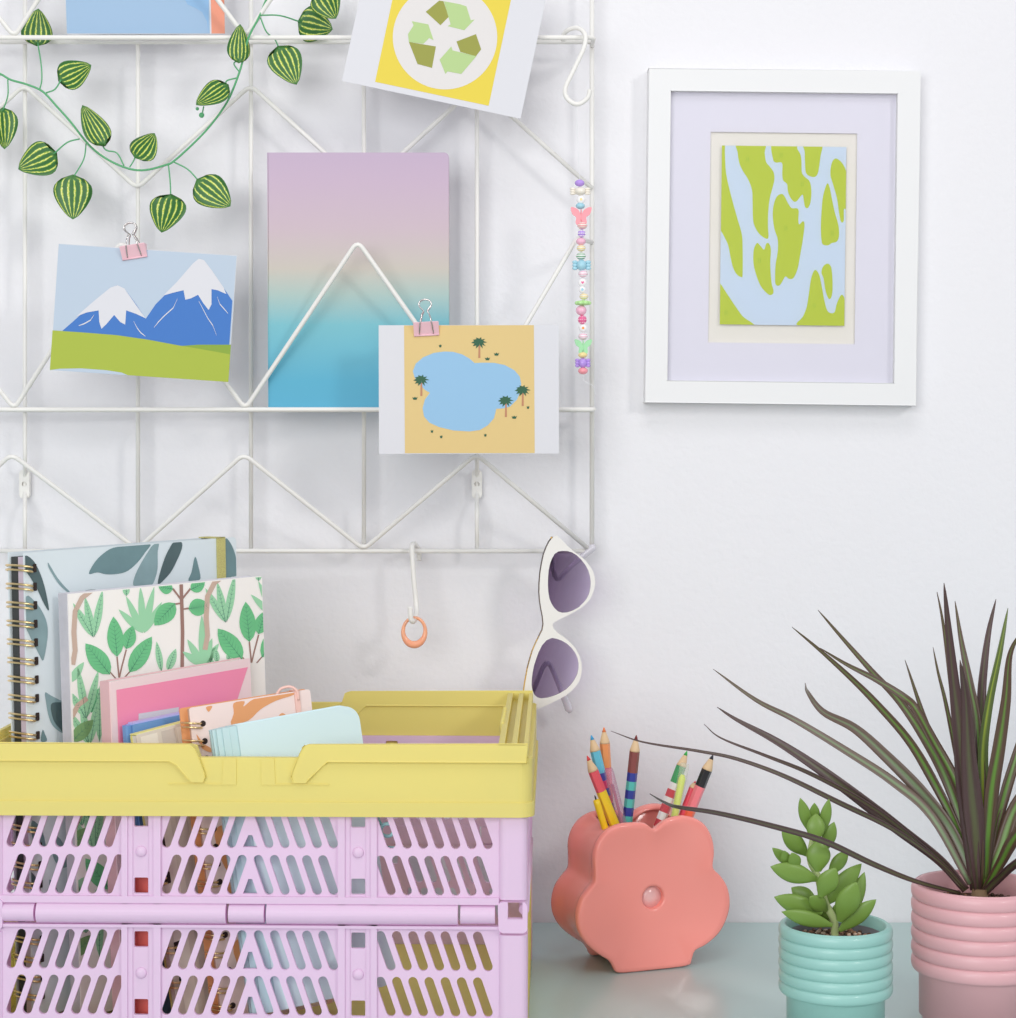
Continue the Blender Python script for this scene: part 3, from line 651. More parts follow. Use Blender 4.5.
b = MB(); ed = [(168,88),(150,110),(135,140),(122,175),(112,220),(104,270),(100,320),(99,370),(102,410),(108,450),(116,490),(120,530),(115,560),(98,595),(80,632),(64,670),(52,710),(40,755),(32,800),(25,840),(20,880),(14,930)]
b.tube([(x-0.0001, 0.0042, z) for x, z in loc2(ed)], 0.0009, 8)
b.build('rim_edge', ramp_mat('tortoise and gold edge', 2, [(0.0, (232,190,96)), (0.38, (226,180,90)), (0.45, (84,66,56)), (0.52, (226,184,100)), (0.60, (120,104,96)), (1.0, (92,82,80))], .3, .3, -0.075, 0.15), t)

# ------------------------------------------------------------------ folding crate
PINK = mat('pink plastic', (250, 226, 251), 0.42, bump=0.02, bscale=900)
YEL = mat('yellow plastic', (247, 235, 142), 0.40, bump=0.02, bscale=900)
for m_, tr_c in ((PINK, (244, 190, 226)), (YEL, (250, 232, 130))):     # thin moulded plastic lets some light through
    nt = m_.node_tree; o_ = nt.nodes['Material Output']; pb = nt.nodes['Principled BSDF']; tl_ = nt.nodes.new('ShaderNodeBsdfTranslucent'); tl_.inputs[0].default_value = (*lin(tr_c), 1)
    mx = nt.nodes.new('ShaderNodeMixShader'); mx.inputs[0].default_value = 0.30; nt.links.new(pb.outputs[0], mx.inputs[1]); nt.links.new(tl_.outputs[0], mx.inputs[2]); nt.links.new(mx.outputs[0], o_.inputs[0])
CA = math.radians(-1.4); CS = 0.65e-3; CD = 0.263; HW = 0.1815
cr_o = Vector(((249.5-HX)*CS, -0.36, 0))
CM = Matrix.Translation(cr_o) @ Matrix.Rotation(CA, 4, 'Z')
crate = thing('folding_crate', 'pink folding crate with slotted sides and a yellow rim full of notebooks', 'crate', M=CM)
def cx(px): return (px-249.5)*CS*(1.012 if px < 249.5 else 1.0)
def cz(py): return ZC-(py-HY)*CS
def slot(xt, yt, xb, yb, r=4.75, n=6):
    """slanted rounded slot in crate front coordinates"""
    a, c = (cx(xt), cz(yt)), (cx(xb), cz(yb)); d = math.atan2(a[1]-c[1], a[0]-c[0]); R = r*CS; out = []
    for k in range(n+1):
        t = d-math.pi/2+math.pi*k/n; out.append((a[0]+R*math.cos(t), a[1]+R*math.sin(t)))
    for k in range(n+1):
        t = d+math.pi/2+math.pi*k/n; out.append((c[0]+R*math.cos(t), c[1]+R*math.sin(t)))
    return out
def panel_holes(rows):
    hs = []
    for (yt, yb, tri) in rows:
        dx = (yb-yt)*11/32
        for k in range(7):
            xb = 11+16.2*k; hs.append(slot(xb+dx, yt, xb, yb)); hs.append(slot(499-xb-dx, yt, 499-xb, yb))
        for k in range(5):
            xb = 166+16.2*k; hs.append(slot(xb+dx, yt, xb, yb)); hs.append(slot(499-xb-dx, yt, 499-xb, yb))
        if tri: hs.append([(cx(242.3), cz(yb+3.6)), (cx(256.7), cz(yb+3.6)), (cx(251.4), cz(tri)), (cx(247.6), cz(tri))])
    return hs
def sq(pxc, y0, y1, w_=7):
    return rrect(cx(pxc-w_), cz(y1), cx(pxc+w_), cz(y0), 0.0009, 3)
UP = panel_holes([(814, 844.5, 836), (860.5, 891.2, 880)])+[sq(141, 802, 828), sq(358, 802, 828), sq(141, 879, 895), sq(358, 879, 895)]
LO = panel_holes([(936, 966.6, 953), (981.8, 1012.3, 998)])+[sq(141, 933, 949), sq(358, 933, 949), sq(141, 1001, 1017), sq(358, 1001, 1017)]
def long_side(sgn):
    """front (sgn=1) or back (sgn=-1) wall, built facing -y and turned about for the back"""
    def place(b):
        if sgn < 0: b.v = [Vector((-v.x, CD-v.y, v.z)) for v in b.v]
        return b
    for nm, holes, z0, z1 in (('upper_panel', UP, 904, 796), ('lower_panel', LO, 1057, 925.5)):
        b = MB(); b.prism([(cx(-1), cz(z0)), (cx(500), cz(z0)), (cx(500), cz(z1)), (cx(-1), cz(z1))], 0.0030, 0.0056, holes=holes)
        ribs = [(122, 128), (154, 161), (338, 345), (371, 377)]
        for a, c in ribs: b.box((cx(a), 0.0006, cz(z0)), (cx(c), 0.0030, cz(z1)))
        for hc in (141, 358):    # raised hub plate between two ribs
            b.box((cx(hc-13), 0.0020, cz(z0)), (cx(hc-8.2), 0.0030, cz(z1))); b.box((cx(hc+8.2), 0.0020, cz(z0)), (cx(hc+13), 0.0030, cz(z1)))
        if z0 == 904: b.box((cx(0), 0.0004, cz(904)), (cx(499), 0.0030, cz(897)))
        else: b.box((cx(-2), 0.0002, cz(928.3)), (cx(501), 0.0032, cz(925.5))); b.box((cx(0), 0.0004, cz(1058)), (cx(499), 0.0030, cz(1030)))
        place(b).build(nm, PINK, crate, bevel=0.0004, bseg=2)
        for hc in (141, 358):
            b = MB(); c = Vector((cx(hc), 0.0030, cz(853 if z0 == 904 else 975))); n = 6
            b.lathe([(0.0037*math.cos(k*math.pi/2/n), 0.0020*math.sin(k*math.pi/2/n)) for k in range(n)]+[(0, 0.0020)], 20, 0, True, Matrix.Translation(c) @ Matrix.Rotation(math.pi/2, 4, 'X'))
            place(b).build('stud', PINK, crate)
    def knuckle(a, c, rad=0.0072):
        b = MB(); zc_ = cz(914.5); N = 14
        prof = [(0.0045-rad*math.sin(math.pi*k/N)*1.0, zc_+rad*math.cos(math.pi*k/N)) for k in range(N+1)]
        prof = prof+[(0.0060, zc_-rad), (0.0060, zc_+rad)]
        b.prism(prof, cx(a), cx(c), axis='x', smooth=False); place(b).build('hinge_knuckle', PINK, crate, bevel=0.0005)
    for a, c, rr in ((4, 35, .0063), (37.5, 226, .0072), (228.5, 264, .0063), (266.5, 458, .0072), (460.5, 495, .0063)): knuckle(a, c, rr)
    for s in (-1, 1):
        x0, x1 = (cx(498), cx(527.5)) if s > 0 else (-cx(527.5), -cx(498))
        for z0, z1, nm in ((899, 796, 'corner_post'), (1058, 934, 'corner_post')):
            b = MB(); b.prism(rrect(x0, 0.0, x1, 0.020, 0.0052, 5, (1, 1, 0, 0)), cz(z0), cz(z1), axis='z')
            place(b).build(nm, PINK, crate, bevel=0.0004)
        b = MB(); xa, xb = (x0, x1) if s > 0 else (x0, x1)
        wx0, wx1 = (cx(508), cx(522.5)) if s > 0 else (-cx(522.5), -cx(508))
        b.prism(rrect(xa+0.0003, cz(931), xb, cz(900), 0.003, 3), -0.0008, 0.0028, holes=[[(wx0, cz(917)), (wx1, cz(917)), (wx1, cz(900.5)), (wx0, cz(900.5))]])
        for p_, q_ in ((xa+0.0003, wx0), (wx1, xb)): pass
        place(b).build('corner_bracket', PINK, crate, bevel=0.0006)
long_side(1); long_side(-1)
# short sides: pink above the hinge, yellow below
def short_side(s):
    def place(b):
        b.v = [Vector((s*(HW-v.y), v.x*s*-1*-1 if False else v.x, v.z)) for v in b.v]
        if s > 0: b.f = [f[::-1] for f in b.f]
        return b
    def sl(x, zt, zb):
        R = 0.0027; out = []
        for k in range(7):
            t = math.pi*k/6; out.append((x+R*math.cos(t), zt+R*math.sin(t)))
        for k in range(7):
            t = math.pi+math.pi*k/6; out.append((x+R*math.cos(t), zb+R*math.sin(t)))
        return out
    for nm, m_, z0, z1, rows in (('upper_panel', PINK, cz(900), cz(796), ((cz(812), cz(842)), (cz(858), cz(886)))), ('lower_panel', YEL, cz(1057), cz(934), ((cz(950), cz(978)), (cz(998), cz(1026))))):
        hs = [sl(0.034+0.0108*k, a, c) for a, c in rows for k in range(19) if k not in (9,)]
        b = MB(); b.prism([(0.019, z0), (CD-0.019, z0), (CD-0.019, z1), (0.019, z1)], 0.0015, 0.0042, holes=hs)
        place(b).build(nm, m_, crate, bevel=0.0004)
    b = MB(); b.tube([(0.019, 0.0034, cz(915)), (CD-0.019, 0.0034, cz(915))], 0.0034, 16); place(b).build('hinge_knuckle', PINK, crate)
short_side(1); short_side(-1)
# yellow base with slightly raised edge
b = MB(); b.prism(rrect(-HW+0.002, 0.006, HW-0.002, CD-0.006, 0.006), 0.003, 0.0085, axis='z'); b.build('base_panel', YEL, crate, bevel=0.001)
b = MB()
for sx in (-1, 1):
    for y in (0.03, CD-0.03): b.lathe([(0.008, 0.0), (0.008, 0.0035)], 20, 0, True, Matrix.Translation((sx*(HW-0.03), y, 0)))
b.build('foot', YEL, crate)
b = MB(); b.prism(rrect(HW-0.0004, 0.018, HW+0.0018, CD-0.018, 0.0008, 2), cz(1040), cz(934), axis='z'); b.prism(rrect(-HW-0.0018, 0.018, -HW+0.0004, CD-0.018, 0.0008, 2), cz(1040), cz(934), axis='z')
# rim
OW = 0.1852; zl, zb1, zm, zt = cz(815.5), cz(801), cz(757), cz(744.5)
def ring(hw, y0, y1, r, inn):
    return rrect(-hw, y0, hw, y1, r, 6), rrect(-hw+inn, y0+inn, hw-inn, y1-inn, max(0.001, r-inn), 6)
b = MB()
o_, i_ = ring(OW, -0.0037, CD+0.0037, 0.010, 0.0063); b.prism(o_, zl, zb1, axis='z', holes=[i_])
o_, i_ = ring(OW-0.0013, -0.0026, CD+0.0026, 0.009, 0.0052); b.prism(o_, zb1-0.0002, zm, axis='z', holes=[i_])
b.build('rim', YEL, crate, bevel=0.0011, bseg=3)
LI = OW-0.0040   # outer face of the raised stacking lip
for sgn in (1, -1):
    for s in (-1, 1):
        xa, xb = cx(292)*1.0, LI
        b = MB(); y0, y1 = -0.0020, 0.0034
        # raised lip of one half, ending in a hooked tongue beside the dip
        prof = [(cx(312), cz(760)), (cx(326), cz(758)), (LI-0.004, cz(758)), (LI-0.004, zt), (cx(308), zt), (cx(302), cz(748)), (cx(299), cz(756)), (cx(293), cz(772)), (cx(292.5), cz(777)), (cx(296), cz(780.5)), (cx(306), cz(780)), (cx(311), cz(776)), (cx(323), cz(763)), (cx(329), cz(760.5)), (LI-0.004, cz(760.5)), (LI-0.004, cz(758))]
        prof = [(LI-0.0012, cz(760.5)), (LI-0.0012, zt), (cx(309), zt), (cx(303.5), cz(746.5)), (cx(300.5), cz(752)), (cx(293.5), cz(771)), (cx(292.5), cz(776)), (cx(295.5), cz(780.5)), (cx(306), cz(780.5)), (cx(311), cz(777)), (cx(322), cz(764)), (cx(329), cz(760.5))]
        b.prism([(s*x, z) for x, z in prof], -0.0046, 0.0034)
        if sgn < 0: b.v = [Vector((-v.x, CD-v.y, v.z)) for v in b.v]
        b.build('stacking_lip', YEL, crate, bevel=0.0013, bseg=3)
# recess beside the tongue
for s in (-1, 1):
    # side lips: corner-to-corner with two grooves and click bumps
    b = MB()
    e = LI; lw = 0.0195 if s > 0 else 0.0050
    def pr(x0, x1, z, ya=0.0, yb=CD, r=0.001): b.prism([(p[0]*s, p[1]) for p in rrect(x0, ya, x1, yb, r, 2)][::s], zm-0.002, z, axis='z')
    o1 = rrect(e-lw, -0.0022, e, CD+0.0022, min(0.0075, lw*.9), 6, (0, 1, 1, 0))
    b.prism([(p[0]*s, p[1]) for p in o1], zb1, cz(753), axis='z')
    for x0, x1 in ((e-0.0030, e-0.0001),) if s < 0 else ((e-0.0030, e-0.0001), (e-0.0108, e-0.0072), (e-0.0195, e-0.0155)): pr(x0, x1, zt, 0.004, CD-0.004, 0.0008)
    b.prism([(p[0]*s, p[1]) for p in rrect(e-lw, -0.0022, e, 0.0045, min(0.004, lw*.45), 5, (0, 1, 0, 0))], cz(756), zt, axis='z')
    b.prism([(p[0]*s, p[1]) for p in rrect(e-lw, CD-0.0045, e, CD+0.0022, min(0.004, lw*.45), 5, (0, 0, 1, 0))], cz(756), zt, axis='z')
    b.build('side_lip', YEL, crate, bevel=0.0006)
    b = MB()
    for k in range(6): b.ball((s*(e-lw), 0.10+0.014*k, zt-0.004), (0.0022, 0.0045, 0.006))
    b.build('click_ridge', YEL, crate)
# pressed pockets in the rim face next to each tongue
for sgn in (1, -1):
    for s in (-1, 1):
        b = MB(); b.prism([(s*cx(274), cz(758)), (s*cx(276), cz(758)), (s*cx(276), cz(781)), (s*cx(274), cz(781))] if False else [(s*(cx(262)), cz(757.5)), (s*cx(275), cz(757.5)), (s*cx(276), cz(783)), (s*cx(330), cz(783)), (s*cx(330), cz(784)), (s*cx(262), cz(784))], -0.0032, 0.0)
        if sgn < 0: b.v = [Vector((-v.x, CD-v.y, v.z)) for v in b.v]
        b.build('rim_step', YEL, crate, bevel=0.0005)
# small yellow catches under the back rim
for x in (-0.115, 0.098):
    b = MB(); b.box((x-0.0035, CD-0.010, zl-0.006), (x+0.0035, CD-0.0035, zl+0.003)); b.build('catch', YEL, crate, bevel=0.0006)

# ------------------------------------------------------------------ things in the crate
FZ = 0.0090
def book(tl, dl, tr, dr, lean, name, label, cat='notebook', group='notebooks in the crate'):
    """front cover plane from its top edge; lean = photo angle of the upright edges (degrees, to the left)"""
    a = P(*tl, dl); c = P(*tr, dr); xa = c-a; W = xa.length; xa.normalize()
    pr_ = P(tl[0]-100*math.tan(math.radians(lean)), tl[1]-100, dl)-a
    M0 = frame(a, xa, pr_); up = Vector((M0[0][2], M0[1][2], M0[2][2])); H = (a.z-FZ-0.0006)/up.z
    if xa.z < 0: H = (c.z-FZ-0.0006)/up.z
    M = M0.copy(); M.translation = a-up*H
    return thing(name, label, cat, M=M, group=group), M, W, H
def covers(t, W, H, T, m_front, m_back, cr=0.002, ct=0.0012, corners=(0, 1, 1, 0), nm='cover'):
    b = MB(); b.prism(rrect(0, 0, W, H, max(cr, .0005), 4, corners), 0, ct, 0); b.prism(rrect(0, 0, W, H, max(cr, .0005), 4, corners), T-ct, T, 0)
    return b

PGS = mat('paper block', (238, 234, 228), 0.75, bump=0.1, bscale=1200)
GLD = mat('gold wire', (238, 212, 158), 0.30, metal=1.0)
def coil(t, H, T, pitch, dia, z_start, x0=0.0, r=0.0007, depth=0.006, wires=2, gap=0.0035, m=None, xin=None):
    b = MB(); z = H-z_start; inn = xin if xin is not None else depth
    while z > 0.006:
        for k in range(wires):
            zz = z-k*gap; pts = []
            for i in range(20):
                a = 2*math.pi*i/20; pts.append((x0+(inn-dia)/2+(inn+dia)/2*math.cos(a), T/2+(T/2+0.0035)*math.sin(a), zz-0.0012*math.cos(a)))
            b.tube(pts, r, 6, closed=True)
        z -= pitch
    return b.build('wire_binding', m or GLD, t)

# big planner with watercolour leaves
t, M, W, H = book((24, 553), 1.350, (236, 537), 1.500, 0.9, 'spiral_notebook', 'tall spiral planner with grey-green watercolour leaves and gold rings at the crate\'s left')
ICE = mat('cover ice blue', (222, 232, 236), .5); TEAL = mat('print watercolour teal', (112, 142, 146), .5, vary=0.22, vscale=60); TEL2 = mat('print pale teal', (138, 164, 168), .5, vary=0.22, vscale=60); TEL3 = mat('print deep slate', (82, 102, 104), .5, vary=0.2, vscale=60)
T = 0.018
A = Art(M, 4.064, 0, 530); BX = (0.0006, 0.0006, W-0.0006, H-0.0006)
b = MB(); b.prism(rrect(0, 0, W, H, 0.003, 4, (0, 1, 1, 0)), 0, 0.0012)
for m_, g in ((1, [(360,178),(385,130),(420,95),(460,72),(530,62),(610,55),(590,90),(560,130),(520,165),(480,178),(430,180),(395,172)]),
              (2, [(645,52),(640,90),(640,150),(632,190),(618,222),(600,228),(560,226),(540,222),(550,180),(575,130),(600,90),(620,62)]),
              (3, [(735,48),(738,75),(715,130),(690,175),(650,217),(640,215),(650,170),(670,110),(690,70),(705,50)]),
              (1, [(792,108),(806,150),(814,195),(800,205),(765,206),(778,170)]),
              (1, [(910,38),(940,60),(960,120),(963,180),(940,190),(910,192)]),
              (3, [(100,105),(130,120),(155,160),(180,230),(198,325),(178,300),(150,240),(120,190),(102,160)]),
              (2, [(105,270),(140,290),(170,330),(190,380),(192,440),(176,528),(160,510),(140,470),(115,420),(103,380)]),
              (2, [(182,660),(205,672),(240,690),(262,705),(264,760),(264,824),(235,815),(210,790),(195,750),(186,700)]),
              (3, [(205,710),(235,700),(262,715),(264,824),(240,805),(215,770)]),
              (1, [(172,812),(182,830),(190,856),(165,858)]),
              (3, [(340,248),(370,242),(410,245),(390,256),(350,256)]),
              (2, [(194,132),(206,150),(230,190),(258,225),(284,252),(276,254),(240,222),(212,180),(196,150)]),
              (1, [(120,960),(160,1010),(185,1090),(150,1080),(125,1030)]), (3, [(190,1000),(240,1040),(260,1130),(215,1110),(195,1060)]), (1, [(130,1180),(170,1220),(185,1300),(150,1290),(128,1240)]),
              (2, [(210,1230),(260,1280),(270,1370),(225,1350),(208,1290)]), (3, [(110,1380),(150,1420),(170,1500),(130,1490),(112,1440)]), (1, [(200,1420),(240,1480),(250,1560),(214,1540)])):
    A.put(b, g, m_, 3, 1 if m_ != 3 else 2, BX)
b.build('cover', [ICE, TEAL, TEL2, TEL3], t)
b = MB(); b.prism(rrect(0, 0, W, H, 0.003, 4, (0, 1, 1, 0)), T-0.0014, T); b.build('back_cover', ICE, t)
b = MB(); b.box((0.001, 0.0016, 0.002), (W-0.002, 0.008, H-0.003)); b.build('pages', mat('lilac grey pages', (206, 192, 206), .7), t)
b = MB(); b.box((0.001, 0.0084, 0.002), (W-0.002, 0.0155, H-0.003)); b.build('divider', mat('dark dividers', (62, 66, 66), .6), t)
b = MB(); gx = onplane(M, 878/4.064, 545)[0]; gx2 = onplane(M, 912/4.064, 545)[0]
gm_ = mat('gold glitter elastic', (244, 222, 142), .4, metal=0.1, bump=1.0, bscale=1600, vary=.35, vscale=900)
b.box((gx, -0.0012, -0.0002), (gx2, -0.0003, H+0.0008)); b.box((gx, -0.0012, H-0.0001), (gx2, T+0.001, H+0.0008)); b.build('elastic_band', gm_, t)
for k in (0,):
    bb = MB(); z = H-0.0095
    while z > 0.01:
        c = (0.0080, -0.0003, z-0.0012); bb.poly(rrect(c[0]-0.0016, z-0.0040, c[0]+0.0016, z+0.0016, 0.0006, 2), -0.00075, 0); z -= 0.0126
    bb.build('punched_holes', mat('dark hole', (52, 40, 36), .8), t)
coil(t, H, T, 0.0126, 0.0028, 0.0095, 0.0, 0.00075, 0.0080, 2, 0.0030)

# jungle notebook
t, M, W, H = book((68, 594), 1.353, (262, 576), 1.462, 1.4, 'notebook', 'white notebook printed with green jungle plants and brown stems')
OFW = mat('cover off white', (247, 243, 238), .5); G1 = mat('print leaf green', (112, 196, 138), .5, vary=.05, vscale=80); G2 = mat('print mint green', (158, 214, 172), .5); GDK = mat('print dark vein', (64, 122, 104), .5); BRW = mat('print brown stem', (158, 122, 112), .5); TAN = mat('print tan stem', (202, 176, 160), .5); G3 = mat('print moss green', (124, 166, 112), .5)
A = Art(M, 4.838, 60, 570); BX = (0.0008, 0.0008, W-0.0006, H-0.0006); T = 0.013
b = MB(); b.prism(rrect(0, 0, W, H, 0.002, 3, (0, 1, 1, 0)), 0, 0.001)
def lf(a, c, wd, m_=1, veins=6, lay=2, vein_m=3):
    ax, ay = a; bx_, by = c; dx, dy = bx_-ax, by-ay; L_ = math.hypot(dx, dy); ux, uy = dx/L_, dy/L_; nx, ny = -uy, ux; pts = []
    for k in range(9):
        t_ = k/8; w_ = wd/2*math.sin(math.pi*t_**0.85)**0.8 if 0 < t_ < 1 else 0; pts.append((ax+dx*t_+nx*w_, ay+dy*t_+ny*w_))
    for k in range(7, 0, -1):
        t_ = k/8; w_ = wd/2*math.sin(math.pi*t_**0.85)**0.8; pts.append((ax+dx*t_-nx*w_, ay+dy*t_-ny*w_))
    A.put(b, pts, m_, 0, lay, BX)
    if veins:
        h_ = 1.3
        A.put(b, [(ax+nx*h_, ay+ny*h_), (bx_-ux*6, by-uy*6), (ax-nx*h_, ay-ny*h_)], vein_m, 0, lay+1, BX)
        for k in range(1, veins+1):
            t_ = k/(veins+1.5); cx_, cy_ = ax+dx*t_, ay+dy*t_; w_ = wd/2*math.sin(math.pi*t_**0.85)**0.8*0.82
            for s in (-1, 1):
                ex_, ey_ = cx_+s*nx*w_+ux*w_*0.8, cy_+s*ny*w_+uy*w_*0.8
                A.put(b, [(cx_-ux*.9, cy_-uy*.9), (ex_, ey_), (cx_+ux*.9, cy_+uy*.9)], vein_m, 0, lay+1, BX)
def stem(pts, wd, m_=4, lay=1):
    up, dn = [], []
    for i, p in enumerate(pts):
        q0, q1 = pts[max(0, i-1)], pts[min(len(pts)-1, i+1)]; dx, dy = q1[0]-q0[0], q1[1]-q0[1]; l = math.hypot(dx, dy) or 1
        up.append((p[0]-dy/l*wd/2, p[1]+dx/l*wd/2)); dn.append((p[0]+dy/l*wd/2, p[1]-dx/l*wd/2))
    A.put(b, up+dn[::-1], m_, 0, lay, BX)
def motif(ox, oy):
    o_ = lambda x, y: (x+ox, y+oy)
    stem([o_(275, 420), o_(285, 520)], 7); stem([o_(320, 385), o_(300, 460), o_(286, 520)], 7); stem([o_(240, 492), o_(272, 528)], 6); stem([o_(338, 490), o_(310, 522)], 6)
    lf(o_(240, 505), o_(122, 355), 92, 1, 8); lf(o_(275, 420), o_(257, 225), 80, 1, 8); lf(o_(318, 382), o_(350, 270), 66, 1, 6, 4); lf(o_(335, 495), o_(443, 322), 84, 1, 8)
    for a, c in (((400, 305), (282, 190)), ((400, 305), (318, 125)), ((402, 300), (388, 80)), ((404, 305), (455, 80)), ((406, 305), (492, 155))): lf(o_(*a), o_(*c), 34, 2, 0, 1)
    for a, c in (((160, 325), (62, 160)), ((160, 325), (120, 130)), ((165, 322), (205, 95))): lf(o_(*a), o_(*c), 38, 2, 9, 1)
    stem([o_(150, 100), o_(105, 135), o_(72, 200), o_(66, 300), o_(72, 390), o_(60, 458)], 24, 5, 2)
    for a, c in (((125, 715), (85, 470)), ((128, 715), (185, 485)), ((122, 715), (50, 590))): lf(o_(*a), o_(*c), 38, 2, 9, 1)
    lf(o_(45, 545), o_(115, 445), 40, 2, 0, 1); lf(o_(150, 690), o_(205, 560), 60, 1, 6, 0)
    lf(o_(55, 830), o_(160, 725), 70, 6, 5, 2)
    lf(o_(490, 490), o_(466, 345), 32, 2, 9, 1); lf(o_(520, 488), o_(560, 380), 42, 2, 7, 1)
    lf(o_(320, 125), o_(318, 60), 34, 2, 5, 1)
    lf(o_(190, 830), o_(190, 560), 40, 2, 9, 0)
motif(0, 0); motif(640, -72); motif(-20, 520); motif(310, 480); motif(0, 1040); motif(500, 980)
stem([(590, 470), (592, 300), (585, 60)], 17); stem([(590, 150), (545, 90)], 9); stem([(590, 140), (630, 90)], 9); stem([(590, 190), (622, 185)], 8); stem([(588, 160), (556, 165)], 8)
lf((556, 160), (455, 268), 88, 1, 7); lf((620, 188), (722, 170), 84, 1, 7); lf((545, 92), (475, 80), 60, 1, 5); lf((630, 95), (700, 60), 60, 1, 5)
for a, c in (((690, 460), (685, 215)), ((688, 462), (592, 395)), ((690, 462), (615, 335)), ((692, 462), (735, 330)), ((694, 462), (768, 355))): lf(a, c, 36, 2, 0, 1)
lf((760, 450), (752, 380), 30, 2, 5, 1); lf((812, 440), (828, 385), 30, 2, 5, 1)
b.build('cover', [OFW, G1, G2, GDK, BRW, TAN, G3], t)
b = MB(); b.box((-0.0003, 0.001, 0), (0.0012, T-0.001, H)); b.prism(rrect(0, 0, W, H, 0.002, 3, (0, 1, 1, 0)), T-0.001, T); b.build('back_cover', mat('marbled grey spine', (206, 204, 212), .6, vary=.12, vscale=90), t)
b = MB(); b.box((0.0014, 0.0012, 0.0015), (W-0.0018, T-0.0012, H-0.0015)); b.build('pages', PGS, t)

# pink pad
t, M, W, H = book((110, 682), 1.337, (250, 658), 1.440, 1.6, 'notebook', 'pale pink notebook with a large hot pink panel, leaning before the jungle notebook')
A = Art(M, 4.838, 60, 570); T = 0.0105; b = MB(); b.prism(rrect(0, 0, W, H, 0.001, 2), 0, 0.001); q = A.pts([(272, 580), (908, 470), (852, 620)]); x0 = q[0][0]
b.poly([(x0, 0.003), (q[1][0]-0.047, 0.003), (q[2][0], q[2][1]-0.003), (q[1][0], q[1][1]), (x0, q[0][1])], -0.0002, 1)
w_ = A.pts([(378, 695), (573, 663), (573, 700), (378, 735)]); b.poly(w_, -0.0004, 2)
b.build('cover', [mat('cover pale pink', (248, 222, 225), .5), mat('print hot pink', (252, 150, 184), .45), PAPER], t)
b = MB(); b.box((-0.0002, 0.0010, 0), (0.0010, T-0.001, H)); b.prism(rrect(0, 0, W, H, 0.001, 2), T-0.001, T); b.build('back_cover', mat('pink binding', (226, 186, 190), .55), t)
b = MB(); b.box((0.0012, 0.0012, 0.001), (W-0.0012, T-0.0012, H-0.001)); b.build('pages', PGS, t)

# blue notebook
t, M, W, H = book((133, 725), 1.338, (252, 700), 1.413, 2.0, 'notebook', 'blue notebook with a lilac top edge behind the cream one')
T = 0.0068; BL = mat('cover cornflower blue', (112, 156, 212), .45); LIL = mat('lilac edge', (184, 184, 230), .5)
b = MB(); b.prism(rrect(0, 0, W, H, 0.002, 4, (0, 0, 1, 0)), 0, 0.0012); b.prism(rrect(-0.004, 0.002, 0.001, T+0.001, 0.0016, 4, (1, 0, 0, 1)), 0, H-0.0003, axis='z'); b.build('cover', BL, t, bevel=.0003)
b = MB(); b.box((0.001, 0.0013, 0.0005), (W-0.001, T, H+0.0012)); b.build('pages', LIL, t)
b = MB(); b.prism(rrect(0, 0, W, H, 0.002, 4, (0, 0, 1, 0)), T, T+0.001); b.build('back_cover', LIL, t)

# cream spiral notebook
t, M, W, H = book((136, 735), 1.326, (212, 715), 1.366, 6.5, 'spiral_notebook', 'cream and beige patterned spiral notebook with gold rings, between the blue and orange ones')
T = 0.008; W = 0.072; CRN = mat('cover cream beige', (224, 214, 200), .5); b = MB(); b.prism(rrect(0, 0, W, H, 0.002, 3), 0, 0.001)
for k, (x, wd) in enumerate(((0.006, 0.010), (0.022, 0.006), (0.034, 0.012), (0.055, 0.008))):
    b.poly([(x, 0.002), (x+wd, 0.002), (x+wd*0.6+0.004, H-0.002), (x-0.003, H-0.002)], -0.0002, 1+k % 2)
b.build('cover', [CRN, mat('print ivory', (240, 232, 218), .5), mat('print greige', (206, 196, 186), .5)], t)
b = MB(); b.box((0.001, 0.0012, 0.001), (W-0.001, T-0.001, H-0.001)); b.build('pages', PGS, t)
b = MB(); b.prism(rrect(0, 0, W, H, 0.002, 3), T-0.001, T); b.prism(rrect(0, H-0.0004, W, H+0.0004, 0.0002, 1), 0.001, T); b.build('back_cover', mat('lemon edge', (232, 226, 140), .5), t)
coil(t, H, T, 0.0235, 0.003, 0.050, 0.0, 0.0008, 0.007, 2, 0.0035)
bb = MB(); z = H-0.050
while z > 0.01: bb.poly(rrect(0.0045, z-0.0052, 0.0095, z+0.0026, 0.0006, 2), -0.0003); z -= 0.0235
bb.build('punched_holes', mat('dark hole', (52, 40, 36), .8), t)

# orange patterned spiral notebook
t, M, W, H = book((189, 708), 1.337, (310, 689), 1.378, 9.0, 'spiral_notebook', 'pale pink spiral notebook with orange leaf shapes and a peach elastic band')
A = Art(M, 5.08, 150, 680); T = 0.008; BX = (0.0008, 0.0008, W-0.0008, H-0.0008); b = MB(); b.prism(rrect(0, 0, W, H, 0.002, 3), 0, 0.001)
for g in ([(284,138),(316,132),(298,162)], [(424,118),(480,108),(475,135),(540,90),(700,60),(730,75),(640,105),(560,150),(500,205),(412,226),(425,170)], [(655,180),(670,168),(688,176),(670,184)],
          [(235,275),(265,318),(250,320)], [(258,322),(300,340),(322,362),(300,366),(265,348)], [(300,430),(380,460),(420,560),(400,680),(340,640),(310,540)], [(330,760),(420,740),(470,860),(480,1000),(400,980),(350,880)],
          [(380,1060),(470,1020),(540,1150),(540,1280),(450,1250)], [(420,1340),(520,1320),(580,1440),(560,1560),(470,1500)], [(560,460),(640,420),(700,560),(640,700),(580,600)]):
    A.put(b, g, 1, 3, 1, BX)
